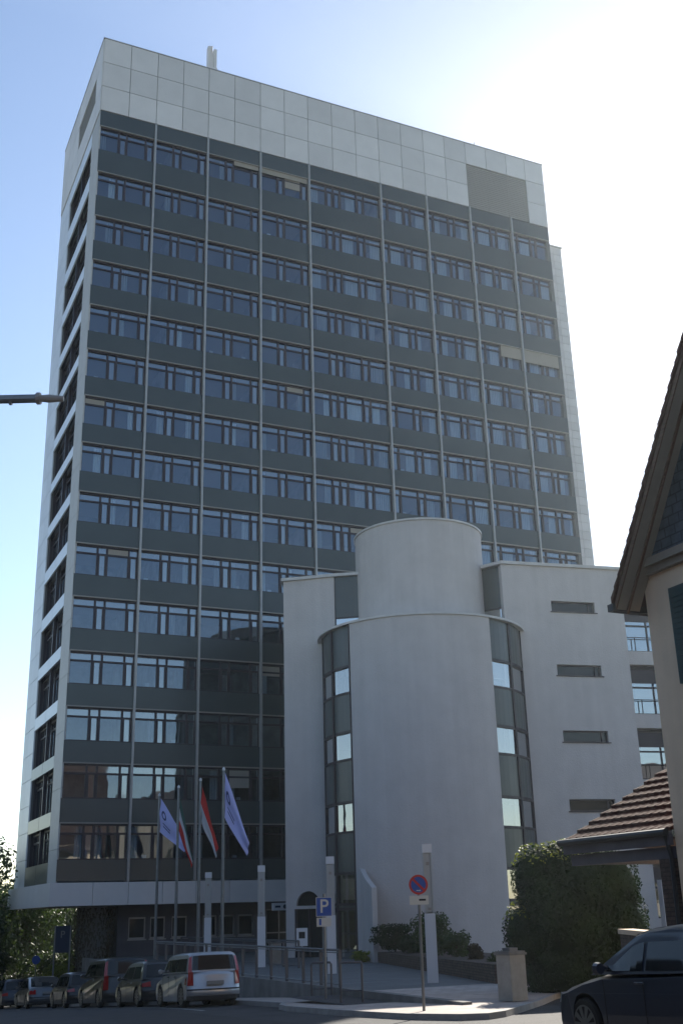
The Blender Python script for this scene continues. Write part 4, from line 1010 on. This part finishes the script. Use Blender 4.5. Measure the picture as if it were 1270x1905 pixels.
# ------------------------------------------------------------ cars
def car(lab, loc, paint, kind='hatch', L=4.2, Wd=1.7, H=1.5, detail=True, group='cars parked along the kerb'):
    """local axes: +y forward, x right, origin on the ground at the rear left... centre of the footprint"""
    t = thing('parked_car', lab, 'car', loc, group)
    hw = Wd/2; gc = .17; bz = .58*H if kind != 'sedan' else .63*H
    wb0, wb1, wr = -L*.30, L*.315, .315
    belt = .60*H if kind == 'hatch' else .64*H
    # silhouette of lower body (y,z), clockwise from rear bottom
    def arch(cy, n=9): return [(cy+(wr+.055)*cos(a), wr+.0+(wr+.055)*sin(a)) for a in [pi*k/n for k in range(n+1)]][::-1]
    low = [(-L/2+.06, gc+.06)]
    low += [(wb0-wr-.055, gc+.02)]+arch(wb0)+[(wb0+wr+.055, gc)]+[(wb1-wr-.055, gc)]+arch(wb1)+[(wb1+wr+.055, gc+.02)]
    low += [(L/2-.05, gc+.05), (L/2, .36), (L/2-.015, .50), (L/2-.09, .66)]
    if kind == 'sedan': top = [(L/2-.30, .75), (L/2-.8, .84), (L*.235, .905), (0, belt), (-L*.3, belt+.03), (-L/2+.10, belt+.02), (-L/2+.02, belt-.10)]
    elif kind == 'wagon': top = [(L/2-.25, .78), (L/2-.7, .87), (L*.25, .96), (0, belt), (-L*.3, belt+.01), (-L/2+.06, belt), (-L/2+.02, belt-.12)]
    else: top = [(L/2-.25, .74), (L/2-.6, .84), (L*.26, .93), (0, belt), (-L*.3, belt+.01), (-L/2+.08, belt), (-L/2+.03, belt-.12)]
    sil = low+top+[(-L/2, .52), (-L/2-.03, .48), (-L/2-.03, .33)]
    fr_ = [-1, -.985, -.93, -.8, -.5, 0, .5, .8, .93, .985, 1]
    def mp(y, z, f):
        af = abs(f)
        yy = y*(1-.035*af**4-(.03 if af > .97 else 0)*0)
        if y > L*.35: yy -= (y-L*.35)*.42*af**3.2
        if y < -L*.38: yy += (-L*.38-y)*.30*af**4
        side = hw*f*(1-.05*max(0, (z-.62))/.4) * (1-.02*max(0, .35-z)/.2)
        zz = z-(.05*max(0, af-.80)/.2 if z > .7 else 0)-.02*af*af*(1 if z > .7 else 0)
        return (side, yy, zz)
    b = MB(); n = len(sil)
    for f in fr_: b.v += [mp(y, z, f) for y, z in sil]
    for a in range(len(fr_)-1):
        for k in range(n): b.f.append((a*n+k, a*n+(k+1) % n, (a+1)*n+(k+1) % n, (a+1)*n+k))
    b.f.append(tuple(range(n))); b.f.append(tuple((len(fr_)-1)*n+k for k in reversed(range(n))))
    body = b.build('body', M[paint], t, org=(0, 0, 0), smooth=False)
    for p in body.data.polygons: p.use_smooth = len(p.vertices) == 4
    # greenhouse
    if kind == 'sedan': gh = [(-L*.40, belt), (-L*.20, H-.045), (-L*.05, H), (L*.045, H-.02), (L*.10, H-.06), (L*.285, belt-.01)]
    elif kind == 'wagon': gh = [(-L/2+.06, belt-.01), (-L/2+.17, H-.07), (-L/2+.27, H-.012), (-L*.1, H), (L*.08, H-.02), (L*.13, H-.06), (L*.28, belt-.02)]
    else: gh = [(-L/2+.10, belt-.01), (-L/2+.35, H-.11), (-L/2+.55, H-.02), (-L*.08, H), (L*.07, H-.03), (L*.12, H-.08), (L*.29, belt-.02)]
    def mg(y, z, f, off=0):
        tz = max(0, (z-belt)/(H-belt)); af = abs(f)
        w = (hw*.955)*(1-(.10 if kind == 'wagon' else .17)*tz)+off
        yy = y*(1-.05*af**4)
        return (w*f, yy, z-.05*max(0, af-.85)/.15*(1 if z > belt+.1 else 0)-.015*af*af)
    b = MB(); n = len(gh)
    for f in fr_: b.v += [mg(y, z, f) for y, z in gh]
    for a in range(len(fr_)-1):
        for k in range(n-1): b.f.append((a*n+k, a*n+k+1, (a+1)*n+k+1, (a+1)*n+k))
    b.f.append(tuple(range(n))); b.f.append(tuple((len(fr_)-1)*n+k for k in reversed(range(n))))
    ro = b.build('roof', M[paint], t, org=(0, 0, 0))
    for p in ro.data.polygons: p.use_smooth = len(p.vertices) == 4
    # glass
    def interpz(y):
        for (a, za), (c, zc) in zip(gh, gh[1:]):
            if a <= y <= c: return za+(zc-za)*(y-a)/(c-a)
    def side_win(y0, y1, s):
        b = MB(); N_ = 8
        for k in range(N_):
            u, v = y0+(y1-y0)*k/N_, y0+(y1-y0)*(k+1)/N_
            pu, pv = min(interpz(u)-.09, H-.12), min(interpz(v)-.09, H-.12)
            if pu < belt+.05 and pv < belt+.05: continue
            pu, pv = max(pu, belt+.035), max(pv, belt+.035)
            b.face([mg(u, belt+.03, s, .012), mg(v, belt+.03, s, .012), mg(v, pv, s, .012), mg(u, pu, s, .012)])
        b.build('side_window', M['carglass'], t, org=(0, 0, 0))
    ye = gh[0][0]
    segs = [(ye+.22, -L*.16), (-L*.145, L*.04), (L*.055, gh[-1][0]-.12)] if kind != 'hatch' else [(ye+.25, -L*.15), (-L*.135, L*.06), (L*.075, gh[-1][0]-.12)]
    for s in (-1, 1):
        for y0, y1 in segs: side_win(y0, y1, s)
    def slopeglass(pa, pb, t0, t1, name, w=.86):
        b = MB(); fs = [w*(-1+2*k/8) for k in range(9)]
        d = Vector((pb[0]-pa[0], pb[1]-pa[1])); nn = Vector((-d.y, d.x)).normalized()*.012
        if nn.y < 0: nn = -nn
        q0 = (pa[0]+d.x*t0+nn.x, pa[1]+d.y*t0+nn.y); q1 = (pa[0]+d.x*t1+nn.x, pa[1]+d.y*t1+nn.y)
        for f0, f1 in zip(fs, fs[1:]): b.face([mg(*q0, f0), mg(*q0, f1), mg(*q1, f1), mg(*q1, f0)])
        b.build(name, M['carglass'], t, org=(0, 0, 0))
    slopeglass(gh[-1], gh[-2], .06, .95, 'windscreen')
    slopeglass(gh[0], gh[1], .10, .92, 'rear_window')
    # wheels
    for cy in (wb0, wb1):
        for s in (-1, 1):
            b = MB(); x0 = s*(hw-.21); x1 = s*(hw-.015)
            b.tube([(x0, cy, wr), (x0+s*.02, cy, wr), (x1-s*.03, cy, wr), (x1, cy, wr)], [wr-.02, wr, wr, wr-.03], 22); w = b.build('wheel', M['tyre'], t, org=(0, 0, 0))
            b = MB(); ri = wr*.66
            for k in range(10):
                a = 2*pi*k/10; u = Vector((0, cos(a), sin(a))); v_ = Vector((0, -sin(a), cos(a))); c_ = Vector((x1+s*.006, cy, wr))
                b.face([c_+u*.04-v_*.02, c_+u*ri-v_*.035, c_+u*ri+v_*.035, c_+u*.04+v_*.02])
            b.disc((x1+s*.003, cy, wr), (1, 0, 0), .06, .012, 12)
            for k in range(24):
                a0, a1 = 2*pi*k/24, 2*pi*(k+1)/24
                b.face([(x1+s*.006, cy+r*cos(a), wr+r*sin(a)) for a, r in ((a0, ri), (a1, ri), (a1, ri*1.1), (a0, ri*1.1))])
            b.build('rim', M['rim'], w, org=(0, 0, 0))
            b = MB(); b.tube([(s*(hw-.24), cy, wr), (s*(hw-.012)-s*.015, cy, wr)], wr+.05, 18); 
            b.build('wheel_well', M['black'], t, org=(0, 0, 0)) if False else None
    # lights, bumper, plate, mirrors, handles
    for s in (-1, 1):
        b = MB()
        if kind == 'wagon': b.face([mp(-L/2+.0, .60, s*.97), mp(-L/2-.0, .60, s*.78), mg(-L/2+.07, belt, s*.82), mg(-L/2+.07, belt, s*.985)]); b.face([mg(-L/2+.045, belt, s*.86, .01), mg(-L/2+.045, belt, s*.995, .01), mg(-L/2+.17, H-.10, s*.995, .01), mg(-L/2+.17, H-.10, s*.88, .01)])
        else: b.face([mp(-L/2-.0, .62, s*.97), mp(-L/2-.02, .62, s*.66), mp(-L/2+.03, belt-.08, s*.68), mp(-L/2+.03, belt-.08, s*.98)])
        for v_i in range(len(b.v)): b.v[v_i] = (b.v[v_i][0]*1.004, b.v[v_i][1]-.02, b.v[v_i][2])
        b.face([mp(-L/2+.0, .62, s*1.0), mp(-L/2+.22, .64, s*1.0), mp(-L/2+.24, belt-.12, s*1.0), mp(-L/2+.04, belt-.1, s*1.0)])
        for v_i in range(len(b.v)-4, len(b.v)): b.v[v_i] = (b.v[v_i][0]+s*.006, b.v[v_i][1], b.v[v_i][2])
        b.build('tail_light', M['taillight'], t, org=(0, 0, 0))
        b = MB(); yy = L/2
        P3 = [mp(yy-.01, .56, s*.60), mp(yy-.01, .56, s*.90), mp(yy-.08, .68, s*.90), mp(yy-.08, .68, s*.62)]
        P4 = [mp(yy-.03, .56, s*.90), mp(yy-.05, .56, s*1.0), mp(yy-.30, .72, s*1.0), mp(yy-.09, .68, s*.90)]
        for P5 in (P3, P4): b.face([(p[0]+s*.008, p[1]+.014, p[2]+.004) for p in P5])
        b.build('headlight', M['headlight'], t, org=(0, 0, 0))
        b = MB(); cx = s*(hw+.09); cy = L*.20
        b.tube([(s*(hw-.06), cy, belt+.04), (s*(hw+.02), cy, belt+.07)], .03, 6); b.tube([(cx, cy+.07, belt+.05), (cx, cy+.02, belt+.05), (cx, cy-.06, belt+.05)], [.03, .075, .065], 10); b.build('mirror', M[paint], t, org=(0, 0, 0))
        for yh in (-L*.13, L*.06):
            b = MB(); x = s*(hw*.985+.012); b.tube([(x, yh-.08, belt-.12), (x+s*.012, yh, belt-.12), (x, yh+.08, belt-.12)], .014, 6); b.build('door_handle', M[paint] if paint != 'paint_silver' else M['plastic'], t, org=(0, 0, 0))
        b = MB()
        for yd in (-L*.155, L*.045, L*.21): b.box(min(s*hw, s*(hw+.002))-.001, max(s*hw, s*(hw+.002))+.001, yd-.006, yd+.006, .3, belt-.08)
        b.build('door_gap', M['black'], t, org=(0, 0, 0))
    b = MB()
    for f0, f1 in zip(fr_[1:-1], fr_[2:-1]):
        b.face([(p[0], p[1]-.012, p[2]) for p in (mp(-L/2-.03, .46, f0), mp(-L/2-.03, .46, f1), mp(-L/2-.03, .50, f1), mp(-L/2-.03, .50, f0))])
        b.face([(p[0], p[1]-.012, p[2]) for p in (mp(-L/2+.0, .20, f0), mp(-L/2+.0, .20, f1), mp(-L/2-.02, .31, f1), mp(-L/2-.02, .31, f0))])
    b.build('bumper_trim', M['plastic'], t, org=(0, 0, 0))
    b = MB(); b.box(-.26, .26, -L/2-.05, -L/2-.0, .60, .71); b.build('number_plate', M['plate'], t, org=(0, 0, 0))
    b = MB(); b.box(-hw+.12, hw-.12, -L/2+.15, L/2-.2, .16, .30); b.build('underbody', M['black'], t, org=(0, 0, 0))
    return t
def kerb_car(lab, x, y, paint, kind, L, Wd, H, group='cars parked along the kerb'):
    t = car(lab, (x, y, zr(y)), paint, kind, L, Wd, H, group=group)
    t.rotation_euler = (math.atan2(zr(y+L/2)-zr(y-L/2), L), 0, 0)
kerb_car('compact silver car with tall red tail lights, rear towards the camera', 11.5, 36.2, 'paint_silver', 'wagon', 3.75, 1.68, 1.54)
kerb_car('dark hatchback directly ahead of the silver car, rear window bright', 11.45, 41.2, 'paint_green', 'hatch', 4.0, 1.68, 1.46)
kerb_car('large black estate car with a lit rear shoulder, third along the kerb', 11.4, 46.6, 'paint_black', 'wagon', 4.7, 1.80, 1.72)
kerb_car('low black hatchback half hidden ahead of the black estate', 11.35, 52.6, 'paint_black', 'hatch', 4.1, 1.70, 1.42)
kerb_car('dark grey saloon with a red tail light near the left edge', 11.15, 60.4, 'paint_grey', 'sedan', 4.5, 1.75, 1.43)
kerb_car('dark car cut by the left edge, farthest along the kerb', 11.0, 67.4, 'paint_navy', 'hatch', 4.1, 1.70, 1.45)
kerb_car('dark blue saloon closest to the camera at the lower right', 9.98, 11.2, 'paint_navy', 'sedan', 4.6, 1.76, 1.43, group='cars on the street')
# unseen houses opposite and behind the viewer, added for shade and reflections
def unseen_house(x0, x1, y0, y1, h, lab, face):
    zb = zr((y0+y1)/2)-.6; t = world(thing('unseen_house', lab, 'building', ((x0+x1)/2, (y0+y1)/2, zb), 'unseen houses added for shade and reflections'))
    b = MB(); b.box(x0, x1, y0, y1, zb, zb+h); b.build('wall', M['row_wall'], t)
    b = MB(); i = 0
    if face == 'x':
        xm = (x0+x1)/2; b.v = [(x0-.3, y0, zb+h), (x1+.3, y0, zb+h), (xm, y0, zb+h+3.4), (x0-.3, y1, zb+h), (x1+.3, y1, zb+h), (xm, y1, zb+h+3.4)]
    else:
        ym = (y0+y1)/2; b.v = [(x0, y0-.3, zb+h), (x0, y1+.3, zb+h), (x0, ym, zb+h+3.4), (x1, y0-.3, zb+h), (x1, y1+.3, zb+h), (x1, ym, zb+h+3.4)]
    b.f = [(0, 1, 2), (3, 5, 4), (0, 3, 4, 1), (1, 4, 5, 2), (2, 5, 3, 0)]
    b.build('roof', M['row_roof'], t)
    b = MB()
    n = int(((y1-y0) if face == 'x' else (x1-x0))/2.6)
    for k in range(n):
        for q in range(int(h/3)):
            a = (y0 if face == 'x' else x0)+1.3+2.6*k; z = zb+1.3+3*q
            if face == 'x': b.box(x1, x1+.05, a-.5, a+.5, z, z+1.5)
            else: b.box(a-.5, a+.5, y1, y1+.05, z, z+1.5)
    b.build('windows', M['dark_glass'], t)
for k in range(5):
    unseen_house(-17, -7.5, -22+16*k, -22+16*k+15.2, 13.5-1.6*(k % 2), 'unseen brown house added opposite for shade, '+['nearest behind the viewer', 'beside the viewer', 'facing the silver car', 'facing the black estate car', 'facing the low black hatchback', 'facing the saloon by the left edge', 'facing the creeper-clad column', 'facing the trees behind the tower', 'at the far end of the street'][k], 'x')
for k, (x, y) in enumerate([(-8, 62), (-8, 72), (-8, 82), (-6, 92), (-2, 102), (3, 110), (8, 116)]):  # unseen trees added so the car sides reflect something dark
    rn = random.Random(70+k); z = zr(y)
    bl = crown(rn, x, y, z+6.5, 5.2, 9.5, 9)
    t = tree('unseen_tree', 'unseen dark tree added across the road, number %d in its row' % (k+1) if 0 else 'dark street tree across the road, '+['unseen and added, nearest of its row', 'unseen and added, second of its row', 'unseen and added, third of its row', 'unseen and added, middle one of its row', 'unseen and added, fifth of its row', 'unseen and added, sixth of its row', 'unseen and added, farthest of its row'][k], 'tree', x, y, z, 12, bl, 1800, .32, 'leaf_dark', 80+k, 'unseen trees added to darken reflections')
    blobmesh([(x, y, z+6.5, 4.2, 4.2, 5.0)], .9).build('inner_crown', M['leaf_dark'], t, smooth=True)
for k in range(5):
    unseen_house(-6+15*k, -6+15*k+14.5, -24, -12, 12+(k % 2), 'unseen pale house added behind the viewer for shade, '+['first from the left', 'second from the left', 'third from the left', 'fourth from the left', 'last on the right'][k], 'y')

# ------------------------------------------------------------ volume added to imitate the lens veil: thin sunlit haze
hz = MB(); hz.box(-60, 110, -45, 150, -5.4, 75); ho_ = hz.build('veil_haze', M['joint']); ho_['kind'] = 'stuff'
m = bpy.data.materials.new('veil_haze'); m.use_nodes = True; n = m.node_tree; n.nodes.remove(n.nodes['Principled BSDF'])
v = n.nodes.new('ShaderNodeVolumePrincipled'); v.inputs['Density'].default_value = .00022; v.inputs['Anisotropy'].default_value = .6; v.inputs['Color'].default_value = (.80, .91, 1, 1)
n.links.new(v.outputs[0], n.nodes['Material Output'].inputs['Volume']); ho_.data.materials.clear(); ho_.data.materials.append(m)
